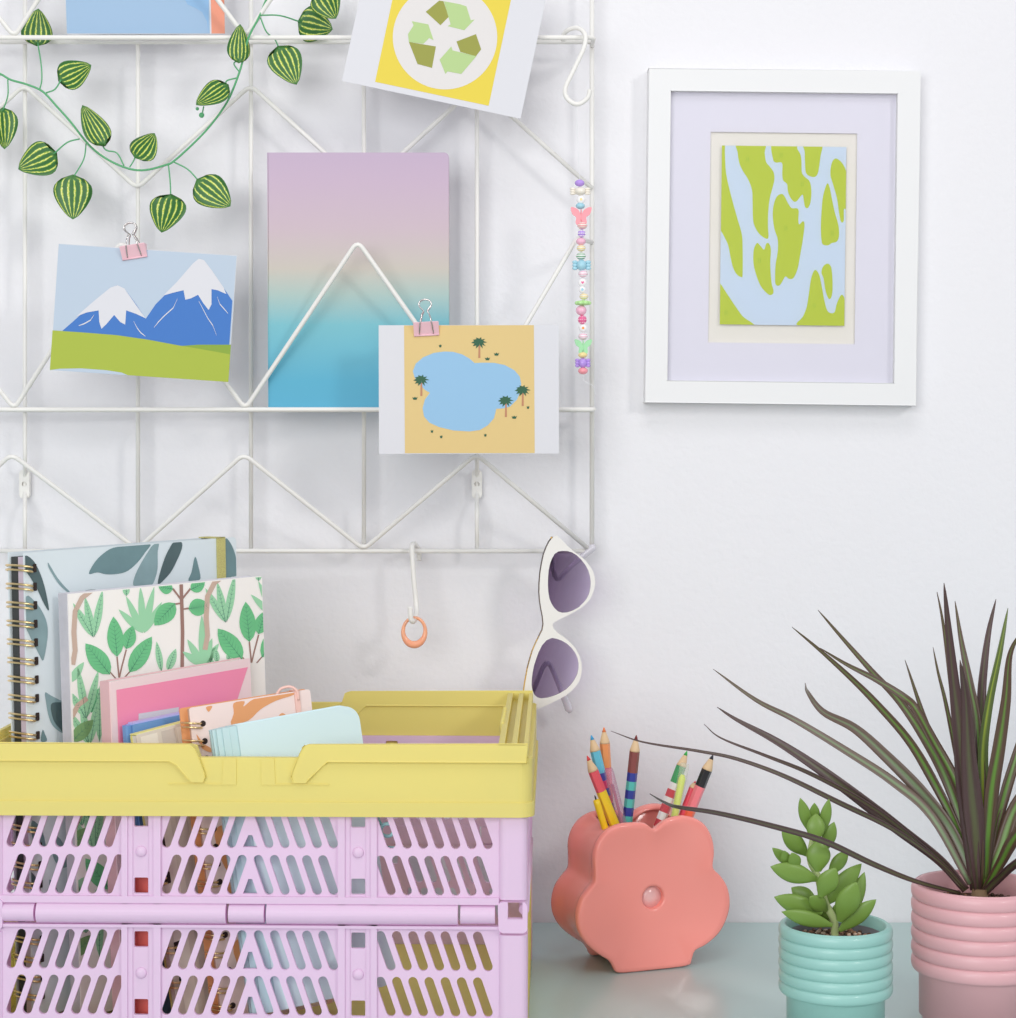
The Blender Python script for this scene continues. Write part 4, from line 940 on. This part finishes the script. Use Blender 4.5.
for g in ([(330,560),(360,520),(385,600),(350,640)], [(400,860),(440,840),(450,920),(410,930)], [(440,1160),(480,1130),(500,1210),(460,1220)]): A.put(b, g, 2, 3, 2, BX)
b.build('cover', [mat('cover shell pink', (243, 222, 216), .5), mat('print apricot', (228, 160, 108), .5), mat('print brown', (140, 92, 72), .5)], t)
b = MB(); b.box((0.001, 0.0012, 0.001), (W-0.001, T-0.001, H-0.001)); b.build('pages', mat('tan pages', (206, 176, 156), .7), t)
b = MB(); b.prism(rrect(-0.0045, 0, W, H, 0.002, 3), T-0.001, T); b.build('back_cover', mat('print apricot', (228, 160, 108), .5), t)
b = MB(); gx = onplane(M, 742/5.08+150, 690)[0]; b.box((gx-0.0018, -0.0011, 0.0), (gx+0.0018, -0.0002, H+0.0006)); b.box((gx-0.0018, -0.0011, H+0.0001), (gx+0.0018, T+0.0008, H+0.0008)); b.box((gx-0.0018, T+0.0001, 0), (gx+0.0018, T+0.0008, H+0.0006))
b.tube(smooth_path([(gx-0.0125, T*0.6, H-0.0005), (gx-0.0095, T*0.4, H+0.0030), (gx-0.0040, 0.0, H+0.0036), (gx, -0.0012, H+0.0002), (gx+0.0006, -0.0012, H-0.006)], 6), 0.0010, 8); b.build('elastic_band', mat('peach elastic', (244, 200, 188), .6), t)
coil(t, H, T, 0.0118, 0.0042, 0.0105, 0.0, 0.0007, 0.0085, 2, 0.0028)
bb = MB(); z = H-0.0105
while z > 0.01: bb.ball((0.0085, -0.0001, z-0.0012), (0.0021, 0.0004, 0.0021), seg=10, rings=6); z -= 0.0118
bb.build('punched_holes', mat('dark hole', (52, 40, 36), .8), t)

# light blue notebook
t, M, W, H = book((237, 725.5), 1.3165, (356, 704), 1.345, 14, 'notebook', 'plain pale blue notebook with rounded corners, frontmost in the crate')
T = 0.0135; ICB = mat('cover pale ice blue', (208, 230, 234), .45); H -= 0.018
M.translation = M.translation+Vector((M[0][2], M[1][2], M[2][2]))*0.018; t.matrix_world = M
W = 0.083; b = MB(); b.prism(rrect(0, 0, W, H, 0.011, 8, (0, 1, 1, 0)), 0, 0.0012); b.prism(rrect(0, 0, W, H, 0.011, 8, (0, 1, 1, 0)), T-0.0012, T)
b.build('cover', ICB, t, bevel=0.0003)
b = MB()
for k in range(5):     # stepped, folded spine
    a0, a1 = k/5, (k+1)/5
    b.box((-0.0165*math.sin(a1*math.pi/2), T*0.10+T*0.9*a0*a0, 0), (0.0005-0.0165*math.sin(a0*math.pi/2), T, H-0.0002*(k+1)))
b.build('spine', mat('spine ice blue', (192, 219, 223), .5), t)
b = MB(); b.prism(rrect(0.001, 0.0015, W-0.0015, H-0.0015, 0.010, 6, (0, 1, 1, 0)), 0.0013, T-0.0013); b.build('pages', mat('cool white pages', (226, 232, 232), .7), t)

# added filler: shaded pink behind the left hub holes, painted coral red
t, M, W, H = book((127, 868), 1.3165, (157, 868), 1.3175, 0, 'shade_filler', 'added coral red filler for the shaded pink seen through the square crate holes', 'shade_filler')
b = MB(); b.prism(rrect(0, 0, W, H, 0.001, 2), 0, 0.0008); b.prism(rrect(0, 0, W, H, 0.001, 2), 0.0034, 0.0042); b.build('cover', mat('shaded pink cover', (226, 104, 92), .5), t)
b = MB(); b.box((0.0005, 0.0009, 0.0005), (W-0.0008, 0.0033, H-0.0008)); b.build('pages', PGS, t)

# mint hair tie caught inside the crate
cc = CM @ Vector((cx(386), 0.012, cz(833)))
b = MB(); b.tube([cc+Vector((0.0042*math.cos(k*math.pi/12), 0.0006*math.sin(3*k*math.pi/12), 0.0042*math.sin(k*math.pi/12))) for k in range(24)], 0.0012, 8, closed=True)
b.tube(smooth_path([cc+Vector(p) for p in ((-0.004, 0.002, -0.001), (-0.0062, 0.002, -0.006), (-0.002, 0.002, -0.011), (0.005, 0.002, -0.012), (0.008, 0.002, -0.009))], 5), 0.0010, 8)
b.tube(smooth_path([cc+Vector(p) for p in ((-0.0035, 0.002, 0.002), (-0.0070, 0.002, 0.010), (-0.0055, 0.003, 0.020))], 5), 0.0010, 8)
tag(b.build('hair_tie', mat('mint elastic', (150, 200, 200), .5), origin=cc), 'mint elastic hair tie seen through the crate\'s upper right slots', 'hair tie')

# ------------------------------------------------------------------ flower vase
VA = math.radians(19); VY = 1.506-DW
vo = Vector(((430/3.2+520-HX)/F*1.517, VY+0.003, 0)); VM = Matrix.Translation(vo) @ Matrix.Rotation(VA, 4, 'Z')
CORAL = mat('glazed coral ceramic', (254, 156, 146), 0.13, coat=0.0)
vase = thing('flower_vase', 'coral ceramic flower-shaped vase with a round hole holding pencils', 'vase', M=VM)
vpts = [(430,419),(405,402),(380,397),(330,398),(295,408),(265,430),(245,462),(236,500),(238,550),(236,583),(215,608),(193,640),(182,680),(184,720),(198,755),(222,785),(255,812),(285,832),(300,855),(318,873),(430,869),(538,862),(552,842),(563,815),(600,797),(640,765),(665,725),(678,680),(677,640),(666,605),(645,575),(622,549),(626,500),(620,455),(600,415),(570,392),(535,381),(500,382),(465,394)]
cxv, czv = 430, 640; k_ = 0.2365e-3; cs = math.cos(VA)
sc_ = lambda p: ((p[0]-cxv)*k_/0.935, (870+(p[0]-cxv)*-0.035-p[1])*k_)
loc_ = [sc_(p) for p in vpts]; loc_ = [(x, max(0.0, z)) for x, z in loc_]
VC = (0.0, (870-czv)*k_)
dense = []
n_ = len(loc_)
sm_ = smooth_path([(x, 0, z) for x, z in loc_], 6, True)
poly_ = [(v.x, max(0.0, v.z)) for v in sm_]
NA = 180
def radial(a):
    d = (math.cos(a), math.sin(a)); best = 0
    for i in range(len(poly_)):
        p, q = poly_[i], poly_[(i+1) % len(poly_)]; px_, pz_ = p[0]-VC[0], p[1]-VC[1]; ex, ez = q[0]-p[0], q[1]-p[1]
        den = d[0]*ez-d[1]*ex
        if abs(den) < 1e-12: continue
        tt = (px_*ez-pz_*ex)/den; uu = (px_*d[1]-pz_*d[0])/den
        if tt > 0 and -1e-6 <= uu <= 1+1e-6: best = max(best, tt)
    return best
RADS = RAD = [radial(2*math.pi*i/NA) for i in range(NA)]
HR = 0.0088; RM = sum(RAD)/NA
def vring(f, y, hole=False, flat=True):
    out = []
    for i in range(NA):
        a = 2*math.pi*i/NA; r = HR*f if hole else RAD[i]*f
        z = VC[1]+r*math.sin(a)
        out.append((VC[0]+r*math.cos(a), y, max(z, 0.0) if flat else z))
    return out
def mixring(t, y):   # between hole edge and outline
    s = min(1, max(0, t))**1.8; RAD = [RM*(1-s)+q*s for q in RADS]
    return [(VC[0]+(HR*(1-t)+RAD[i]*t)*math.cos(2*math.pi*i/NA), y, max(0, VC[1]+(HR*(1-t)+RAD[i]*t)*math.sin(2*math.pi*i/NA))) for i in range(NA)]
DV = 0.058
rings = [vring(0.02, 0.0085, True), vring(0.92, 0.0085, True), vring(0.97, 0.0078, True), vring(0.98, 0.0046, True), vring(1.02, 0.0036, True), mixring(0.04, 0.0034), mixring(0.2, 0.0036), mixring(0.45, 0.0034), mixring(0.7, 0.0022), mixring(0.90, 0.0006), mixring(0.965, 0.0), mixring(0.99, 0.0010), mixring(1.0, 0.0034),
         mixring(0.99, 0.0070), mixring(0.955, 0.0105), mixring(0.925, 0.015), mixring(0.915, 0.022), mixring(0.915, 0.036), mixring(0.93, 0.044), mixring(0.965, 0.049), mixring(0.995, 0.0535), mixring(1.0, 0.0565), mixring(0.98, 0.0595), mixring(0.9, DV),
         mixring(0.6, DV-0.002), mixring(0.3, DV-0.003), mixring(0.03, DV-0.003), vring(0.5, DV-0.003, True), vring(0.02, DV-0.003, True)]
b = MB(); vs = [v for r in rings for v in r]; NR = len(rings); fs = []
for j in range(NR-1):
    j2 = j+1
    for i in range(NA):
        i2 = (i+1) % NA
        a = 360*i/NA
        if 62 <= a <= 116 and 14 <= j <= 18: continue   # the mouth of the vase
        fs.append((j*NA+i, j2*NA+i, j2*NA+i2, j*NA+i2))
fs.append(tuple(range(NA))[::-1]); fs.append(tuple((NR-1)*NA+i for i in range(NA)))
b.add(vs, fs, 0, True)
o = b.build('vase_body', CORAL, vase); md = o.modifiers.new('wall', 'SOLIDIFY'); md.thickness = 0.0026; md.offset = -1; md.use_rim = True
dm = MB(); dm.lathe([(HR*0.955, 0), (HR*0.95, 0.0004), (0, 0.0006)], 40, 0, True, Matrix.Translation((VC[0], 0.0084, VC[1])) @ Matrix.Rotation(math.pi/2, 4, 'X')); dm.build('centre_disc', mat('pale pink glaze', (246, 196, 194), .2, coat=.5), vase)

# ------------------------------------------------------------------ pencils and pens
WD = mat('pencil wood', (228, 196, 156), .6)
def pencil(tip, Dt, ex, De, r, bands, label, group='coloured pencils in the vase', tipcol=(220, 80, 70), name='pencil', L=0.172, hexa=True, cone=0.0125, diag=0):
    a, c = P(*tip, Dt), P(*ex, De); d = (c-a).normalized()
    L = min(L, (a.z-0.0075)/(-d.z))
    up = -d; xa = Vector((1, 0, 0)); M = frame(a+d*L, xa-up*xa.dot(up), up)
    t = thing(name, label, 'pencil' if name == 'pencil' else 'pen', M=M, group=group)
    seg = 6 if hexa else 20
    # barrel made of rings of paint; bands = [(length from tip, colour)...]
    prof, ms, cols = [], [], []
    z = L-cone; prof.append((r, 0)); zs = [z]
    for ln, colr in bands: zs.append(max(0.0, zs[-1]-ln))
    mm = []
    b = MB()
    for k, (ln, colr) in enumerate(bands):
        z1, z0 = zs[k], (0.0 if k == len(bands)-1 else zs[k+1])
        if z1 <= 1e-6: break
        mname = 'paint %d %d %d' % colr; m_ = mat(mname, colr, .32, coat=.2)
        if m_ not in mm: mm.append(m_)
        b.lathe([(r, z0), (r, z1)], seg, mm.index(m_), False)
    b.build('barrel', mm, t, bevel=0.0002 if hexa else 0)
    b = MB(); rt = r*0.40; zc0 = L-cone*0.30
    b.lathe([(r*0.97, L-cone-0.0002), (r*0.96, L-cone+0.001), (rt, zc0)], 20); b.build('sharpened_wood', WD, t)
    b = MB(); b.lathe([(rt*1.02, zc0-0.0001), (r*0.11, L-0.0004), (0, L)], 16); b.build('pencil_lead', mat('lead %d %d %d' % tipcol, tipcol, .5), t)
    return t
def z6(x, y): return (x/5.347+550, y/5.347+720)
KR = 0.0040
pencil(z6(198, 190), 1.522, z6(352, 578), 1.525, KR, [(0.017, (240, 92, 104)), (0.2, (250, 212, 40))], 'yellow pencil with a coral red tip leaning left in the vase', tipcol=(236, 84, 84))
t = pencil(z6(220, 80), 1.538, z6(330, 520), 1.536, KR, [(0.0175, (102, 196, 222)), (0.006, (70, 72, 170)), (0.006, (220, 60, 120)), (0.006, (70, 72, 170)), (0.006, (220, 60, 120)), (0.006, (70, 72, 170)), (0.006, (220, 60, 120)), (0.2, (70, 72, 170))], 'pencil with a sky blue tip and violet red bands', tipcol=(70, 170, 226))
pencil(z6(288, 38), 1.549, z6(318, 560), 1.547, KR, [(0.0185, (246, 156, 92)), (0.2, (238, 92, 116))], 'coral pencil with an orange tip, tallest in the vase', tipcol=(244, 136, 84))
sb = []
for k in range(9): sb += [(0.0067, (52, 66, 158)), (0.0067, (92, 196, 186))]
pencil(z6(462, 80), 1.530, z6(412, 555), 1.533, KR, [(0.0165, (142, 76, 72))]+sb+[(0.1, (52, 66, 158))], 'brown tipped pencil with navy and turquoise stripes', tipcol=(126, 54, 54))
sb = []
for k in range(5): sb += [(0.0062, (214, 70, 82)), (0.0062, (244, 240, 238))]
pencil(z6(733, 165), 1.559, z6(590, 545), 1.553, KR, [(0.014, (58, 158, 92)), (0.0055, (244, 240, 238))]+sb+[(0.1, (214, 70, 82))], 'green tipped pencil with red and white stripes', tipcol=(66, 180, 84), L=0.14)
pencil(z6(872, 185), 1.551, z6(735, 525), 1.551, 0.0042, [(0.014, (40, 38, 42)), (0.020, (246, 134, 142)), (0.2, (246, 116, 84))], 'pink and orange pencil with a black tip leaning right', tipcol=(56, 56, 66))
pencil(z6(778, 325), 1.556, z6(704, 520), 1.552, 0.0030, [(0.0036, (232, 74, 96)), (0.10, (232, 74, 96))], 'red pencil behind the black tipped one, only its side showing', tipcol=(232, 74, 96), cone=0.006, L=0.10)
def pen(tip, Dt, ex, De, r, mbody, label, core=None, corecol=None, cap=0.0, L=0.12, slim=1.0):
    a, c = P(*tip, Dt), P(*ex, De); d = (c-a).normalized(); L = min(L, (a.z-0.0075)/(-d.z)); up = -d; xa = Vector((1, 0, 0)); M = frame(a+d*L, xa-up*xa.dot(up), up)
    t = thing('pen', label, 'pen', M=M, group='pens in the vase')
    b = MB(); b.lathe([(r*.9, 0), (r, 0.001), (r, L-0.004), (r*0.92, L-0.0005), (r*.8*slim, L)], 20); b.build('barrel', mbody, t)
    return t, L
CLR = bpy.data.materials.new('clear plastic'); CLR.use_nodes = True; nt = CLR.node_tree; nt.nodes.clear()
out = nt.nodes.new('ShaderNodeOutputMaterial'); mx = nt.nodes.new('ShaderNodeMixShader'); mx.inputs[0].default_value = 0.22; tr_ = nt.nodes.new('ShaderNodeBsdfTransparent'); tr_.inputs[0].default_value = (0.97, 0.98, 0.96, 1); pb = nt.nodes.new('ShaderNodeBsdfPrincipled'); pb.inputs['Base Color'].default_value = (*lin((238, 240, 228)), 1); pb.inputs['Roughness'].default_value = .2
nt.links.new(tr_.outputs[0], mx.inputs[1]); nt.links.new(pb.outputs[0], mx.inputs[2]); nt.links.new(mx.outputs[0], out.inputs[0])
t, L = pen(z6(722, 232), 1.543, z6(660, 545), 1.543, 0.0037, CLR, 'clear highlighter with a neon yellow core', L=0.13)
b = MB(); b.lathe([(0.0027, 0.004), (0.0027, L-0.012), (0.0014, L-0.009)], 14); b.build('ink_core', mat('neon yellow', (232, 246, 80), .4), t)
b = MB(); b.lathe([(0.0038, 0.0), (0.0038, L-0.046)], 20); b.build('grip', mat('pale lemon plastic', (244, 238, 140), .3), t)
PCL = bpy.data.materials.new('clear pink plastic'); PCL.use_nodes = True; nt = PCL.node_tree; nt.nodes.clear()
out = nt.nodes.new('ShaderNodeOutputMaterial'); mx = nt.nodes.new('ShaderNodeMixShader'); mx.inputs[0].default_value = 0.3; tr_ = nt.nodes.new('ShaderNodeBsdfTransparent'); tr_.inputs[0].default_value = (0.95, 0.86, 0.9, 1); pb = nt.nodes.new('ShaderNodeBsdfPrincipled'); pb.inputs['Base Color'].default_value = (*lin((226, 190, 208)), 1); pb.inputs['Roughness'].default_value = .15
nt.links.new(tr_.outputs[0], mx.inputs[1]); nt.links.new(pb.outputs[0], mx.inputs[2]); nt.links.new(mx.outputs[0], out.inputs[0])
t, L = pen(z6(312, 262), 1.529, z6(385, 545), 1.530, 0.0036, PCL, 'translucent pink pen lying between the coral and striped pencils', L=0.13)
b = MB(); b.lathe([(0.0011, 0.004), (0.0011, L-0.012)], 10); b.build('ink_core', mat('plum ink', (178, 96, 130), .4), t)
t, L = pen(z6(246, 425), 1.519, z6(292, 572), 1.521, 0.0027, mat('paint 250 212 40', (250, 212, 40), .3, coat=.2), 'short yellow ballpoint at the left edge of the vase mouth', L=0.12, slim=.6)
b = MB(); b.lathe([(0.0006, L-0.0005), (0.0006, L+0.0022), (0.0002, L+0.0035)], 10); b.build('pen_point', mat('dark steel', (70, 66, 70), .3, metal=1), t)

# ------------------------------------------------------------------ planters
def ribbed(cxp, Dp, R, Rb, z_rim, z_foot, nrib, m, inner_drop=0.013):
    prof = [(0, 0.0015), (Rb-0.004, 0.0015), (Rb-0.0035, 0.0), (Rb-0.001, 0.0), (Rb, 0.0015), (Rb+0.0003, z_foot-0.003), (Rb+0.0012, z_foot-0.0006)]
    hh = (z_rim-z_foot)/nrib; rb = hh*0.5
    for k in range(nrib):
        zc_ = z_foot+hh*(k+.5)
        for i in range(9):
            a = -math.pi/2+math.pi*i/8; prof.append((R-rb*0.42+rb*0.42*math.cos(a)*1.0, zc_+rb*math.sin(a)*0.98))
    ri = R-0.0048
    prof += [(R-rb*0.7, z_rim+0.0006), (R-0.0030, z_rim+0.0010), (ri, z_rim+0.0002), (ri-0.0003, z_rim-inner_drop), (ri-0.0006, 0.006), (0, 0.006)]
    return prof, ri
gc = Vector(((835.5-HX)/F*1.327, 1.327-DW, 0)); pc = Vector(((978-HX)/F*1.378, 1.378-DW, 0))
TQ = mat('mint glazed ceramic', (156, 203, 195), 0.38, coat=0.15); PK = mat('pink glazed ceramic', (226, 174, 179), 0.42, coat=0.12)
SOIL = mat('potting soil', (104, 78, 62), .9, bump=1.0, bscale=300, vary=.5, vscale=200)
suc = thing('potted_succulent', 'green succulent in a small mint ribbed ceramic pot', 'potted plant', gc)
pr_, ri = ribbed(0, 0, 0.0376, 0.0310, 0.0800, 0.0358, 6, None)
b = MB(); b.lathe(pr_, 72); b.build('pot', TQ, suc)
b = MB(); b.lathe([(0.0285, 0.010), (0.0305, 0.0735), (0.0315, 0.0735), (0.0318, 0.0725), (0.0295, 0.008)], 40); b.build('nursery_pot', mat('grey plastic liner', (112, 110, 114), .5), suc)
def gravel(r0, z0, n, seed, cols, parent, name='soil'):
    rnd = random.Random(seed); b = MB(); b.lathe([(0, z0-0.004), (r0, z0-0.004), (r0, z0), (0, z0+0.0012)], 32, 0)
    for k in range(n):
        a = rnd.uniform(0, 2*math.pi); rr = r0*math.sqrt(rnd.random())*0.95; s = rnd.uniform(.0007, .0019)
        b.ball((rr*math.cos(a), rr*math.sin(a), z0+0.0006+s*0.4), (s, s*rnd.uniform(.7, 1.2), s*.8), rnd.randrange(len(cols)), seg=7, rings=4, M=Matrix.Rotation(a, 4, 'Z'))
    b.build(name, cols, parent)
gravel(0.0296, 0.0690, 230, 3, [SOIL, mat('pale grit', (206, 178, 158), .8), mat('brown bark', (150, 108, 84), .8)], suc)
def sleaf_mesh():
    vs, fs, uv = [], [], []; NV, NU = 12, 12
    for j in range(NV+1):
        v = j/NV
        w_ = (math.sin(math.pi*(0.05+0.95*v)**1.1)**0.85)*0.5 if v < 1 else 0.0
        if v == 0: w_ = 0.12
        w_ = max(w_, 0.0)
        for i in range(NU):
            a = 2*math.pi*i/NU; vs.append((w_*math.cos(a), 0.50*w_*math.sin(a)*(1.25 if math.sin(a) > 0 else .7), v)); uv.append((i/NU, v))
    for j in range(NV):
        for i in range(NU):
            k = (i+1) % NU; fs.append((j*NU+i, j*NU+k, (j+1)*NU+k, (j+1)*NU+i))
    return vs, fs
def suc_mat():
    m = mat('succulent skin', (118, 148, 66), 0.38, sss=0.0, vary=.14, vscale=60); return m
SM = suc_mat(); sv, sf = sleaf_mesh()
def q4(x, y, D): return P(x/4.278+740, y/4.278+780, D)
CD0 = 1.327
SL = [((300,225),(258,80),48,.004,-.0),((350,235),(380,84),46,.004,0),((318,205),(318,100),46,.008,0),((322,265),(326,145),76,-.006,-.003),((290,322),(181,216),70,.004,.0),((360,305),(402,182),56,.006,.004),
      ((334,392),(337,258),96,-.010,-.010),((300,360),(345,255),60,.012,.01),((236,375),(140,292),44,-.004,-.008),((205,372),(188,303),42,-.008,-.014),((246,382),(222,312),52,-.010,-.016),((380,405),(461,302),56,.004,.004),((330,425),(135,372),80,-.010,-.014),
      ((342,500),(408,378),84,-.014,-.020),((360,535),(516,362),78,.006,.008),((330,535),(222,462),72,.010,.014),((352,568),(151,502),80,-.006,-.010),((470,590),(531,398),58,.006,.012),
      ((425,605),(497,440),96,-.012,-.020),((395,622),(183,565),62,-.012,-.020),((425,645),(579,514),68,-.006,-.012),((372,560),(300,500),66,-.004,-.016),((400,598),(330,520),60,.004,.0),((410,600),(440,520),62,.006,.004),((400,600),(300,600),60,.012,.024),((410,600),(480,520),60,.016,.022)]
GOs = gc.copy()
proto = None
for a, c, wd, da, dc in SL:
    A_, C_ = q4(*a, CD0+da), q4(*c, CD0+dc); up = C_-A_; ln = up.length*1.03; up.normalize(); xa = Vector((0, -1, 0)).cross(up); xa = Vector((0, 1, 0)).cross(up).normalized(); ya = up.cross(xa)
    W_ = wd/4.278*CD0/F*1.08
    R = Matrix((xa*W_, ya*W_*0.95, up*ln)).transposed().to_4x4()
    if proto is None:
        b = MB(); b.add(sv, sf, 0, True); proto = b.build('leaf', SM, suc); o = proto
    else: o = proto.copy(); COL.objects.link(o); o.parent = suc
    o.matrix_local = Matrix.Translation(A_-GOs) @ R
b = MB(); q = [q4(405, 668, CD0)-GOs, q4(402, 600, CD0)-GOs, q4(362, 520, CD0)-GOs, q4(335, 420, CD0)-GOs, q4(300, 340, CD0)-GOs, q4(315, 240, CD0)-GOs, q4(318, 190, CD0)-GOs]
b.tube(smooth_path(q, 6), [0.0026]*20+[0.0022]*17, 12); b.build('stem', mat('pale green stem', (190, 204, 140), .5), suc)

drc = thing('potted_dracaena', 'spiky plant with long green and purple leaves in a pink ribbed pot', 'potted plant', pc)
pr_, ri = ribbed(0, 0, 0.0454, 0.0376, 0.0950, 0.0365, 6, None)
b = MB(); b.lathe(pr_, 80); b.build('pot', PK, drc)
gravel(0.0400, 0.0800, 260, 5, [SOIL, mat('dark bark', (84, 64, 54), .9), mat('brown bark', (150, 108, 84), .8)], drc)
def blade_mat(name, green, edge):
    m = bpy.data.materials.new(name); m.use_nodes = True; nt = m.node_tree; b = nt.nodes['Principled BSDF']; b.inputs['Roughness'].default_value = 0.38
    uv = nt.nodes.new('ShaderNodeUVMap'); sp = nt.nodes.new('ShaderNodeSeparateXYZ'); nt.links.new(uv.outputs[0], sp.inputs[0])
    ab = nt.nodes.new('ShaderNodeMath'); ab.operation = 'ABSOLUTE'; nt.links.new(sp.outputs[0], ab.inputs[0])
    ty = nt.nodes.new('ShaderNodeMath'); ty.operation = 'MULTIPLY_ADD'; ty.inputs[1].default_value = 0.45; nt.links.new(sp.outputs[1], ty.inputs[0]); nt.links.new(ab.outputs[0], ty.inputs[2])
    n = nt.nodes.new('ShaderNodeTexNoise'); n.inputs['Scale'].default_value = 6; mp = nt.nodes.new('ShaderNodeMapping'); mp.inputs['Scale'].default_value = (3, 1, 1); nt.links.new(uv.outputs[0], mp.inputs[0]); nt.links.new(mp.outputs[0], n.inputs['Vector'])
    a2 = nt.nodes.new('ShaderNodeMath'); a2.operation = 'MULTIPLY_ADD'; a2.inputs[1].default_value = 0.7; nt.links.new(n.outputs['Fac'], a2.inputs[0]); nt.links.new(ty.outputs[0], a2.inputs[2])
    r = nt.nodes.new('ShaderNodeValToRGB'); nt.links.new(a2.outputs[0], r.inputs[0]); e = r.color_ramp.elements
    e[0].position = 0.62; e[0].color = (*lin(green), 1); e[1].position = 1.0; e[1].color = (*lin(edge), 1)
    nt.links.new(r.outputs[0], b.inputs['Base Color']); return m
BG = blade_mat('green blade', (98, 140, 54), (88, 66, 52)); BP = blade_mat('purple blade', (90, 92, 62), (80, 58, 58)); BY = blade_mat('bright blade', (158, 176, 60), (88, 104, 50)); BGR = blade_mat('grey green blade', (124, 146, 108), (108, 90, 80))
def blade(pts, wpx, Dt, m, D0=1.378, twist=0, dmid=None):
    n = len(pts); q = []
    for i, (x, y) in enumerate(pts):     # tip first
        f_ = i/(n-1); D = Dt*(1-f_)**1.3+D0*(1-(1-f_)**1.3); q.append(P(x, y, D)-pc)
    q = q[::-1]; s_p = smooth_path(q, 6); N = len(s_p); vs, uv, fs = [], [], []
    tot = 0; ls = [0]
    for i in range(1, N): tot += (s_p[i]-s_p[i-1]).length; ls.append(tot)
    for i in range(N):
        v = ls[i]/tot; tg = (s_p[min(i+1, N-1)]-s_p[max(i-1, 0)]).normalized()
        view = Vector((0, 1, 0)); side = tg.cross(view).normalized()*-1
        tw = math.radians(twist*(1-v)+25*math.sin(v*4+pts[0][0])); nr = side.cross(tg).normalized(); side = (side*math.cos(tw)+nr*math.sin(tw)); nr = side.cross(tg).normalized()
        w_ = wpx*1.38/F/2*min(1.0, (0.45+1.6*v))*(max(0.0, 1-v)**0.62)*1.3
        w_ = max(w_, 0.00012)
        for u in (-1, -.5, 0, .5, 1): vs.append(s_p[i]+side*w_*u+nr*w_*0.28*(abs(u))); uv.append((u, v))
    for i in range(N-1):
        for k in range(4): fs.append((i*5+k, i*5+k+1, (i+1)*5+k+1, (i+1)*5+k))
    b = MB(); b.add(vs, fs, 0, True); b.build('leaf', m, drc, uv=uv, solid=0.0005)
BLD = [
 ([(713,669),(756,700),(795,720),(846,751),(893,782),(932,817),(970,884)], 10, 1.46, BGR),
 ([(805,683),(808,693),(823,712),(854,728),(885,755),(920,790),(951,829),(975,880)], 14, 1.50, BGR),
 ([(717,707),(737,720),(776,741),(815,766),(854,794),(900,829),(940,860),(966,890)], 14, 1.42, BP),
 ([(704,724),(721,738),(764,755),(807,772),(854,796),(893,822),(935,858),(962,888)], 6, 1.38, BP),
 ([(611,731),(643,742),(698,751),(737,759),(784,776),(838,802),(893,829),(940,862),(966,889)], 5.5, 1.34, BP),
 ([(650,794),(664,802),(678,807),(717,813),(768,825),(823,841),(873,864),(915,881),(960,893)], 6, 1.10, BP),
 ([(792,627),(823,653),(854,681),(877,704),(908,739),(932,778),(958,830),(976,885)], 10, 1.52, BG),
 ([(818,610),(842,638),(873,673),(900,702),(924,737),(946,778),(966,835),(978,885)], 11, 1.50, BG),
 ([(820,648),(846,664),(877,680),(905,698),(916,710),(932,739),(955,782),(970,830),(980,885)], 12, 1.44, BG),
 ([(944,583),(948,630),(954,690),(961,747),(967,802),(976,890)], 19, 1.36, BP),
 ([(937,592),(942,618),(948,660),(956,720),(966,800),(976,885)], 9, 1.43, BG),
 ([(933,647),(938,672),(945,700),(954,745),(968,820),(976,885)], 7, 1.44, BG),
 ([(955,601),(961,640),(970,685),(977,724),(980,794),(980,885)], 13, 1.41, BG),
 ([(960,660),(966,700),(969,760),(974,820),(979,893)], 20, 1.34, BP),
 ([(996,599),(989,630),(984,665),(981,700),(980,780),(980,885)], 14, 1.43, BP),
 ([(1008,608),(1000,650),(988,706),(982,755),(984,815),(982,885)], 14, 1.39, BY),
 ([(1022,630),(1010,655),(1006,700),(999,745),(990,800),(984,888)], 16, 1.35, BG),
 ([(1030,735),(1016,763),(1004,794),(995,825),(986,886)], 6, 1.42, BG),
 ([(1062,740),(1040,772),(1016,806),(1001,848),(984,888)], 15, 1.40, BG),
 ([(1085,775),(1050,802),(1016,835),(1000,862),(983,892)], 14, 1.33, BG),
 ([(1090,830),(1050,842),(1016,862),(998,878),(984,893)], 12, 1.30, BP),
 ([(1120,720),(1080,750),(1040,790),(1008,835),(984,886)], 12, 1.46, BGR),
 ([(1060,640),(1040,690),(1020,745),(1000,810),(984,886)], 12, 1.44, BG),
 ([(905,660),(925,720),(948,780),(966,840),(980,885)], 9, 1.50, BG),
]
for pts, w_, Dt, m_ in BLD: blade(pts, w_, Dt, m_)
b = MB(); b.tube([(0.001, 0, 0.072), (0.001, 0.0, 0.092)], [0.0075, 0.005], 14); b.build('stalk', mat('brown stalk', (122, 98, 72), .7), drc)
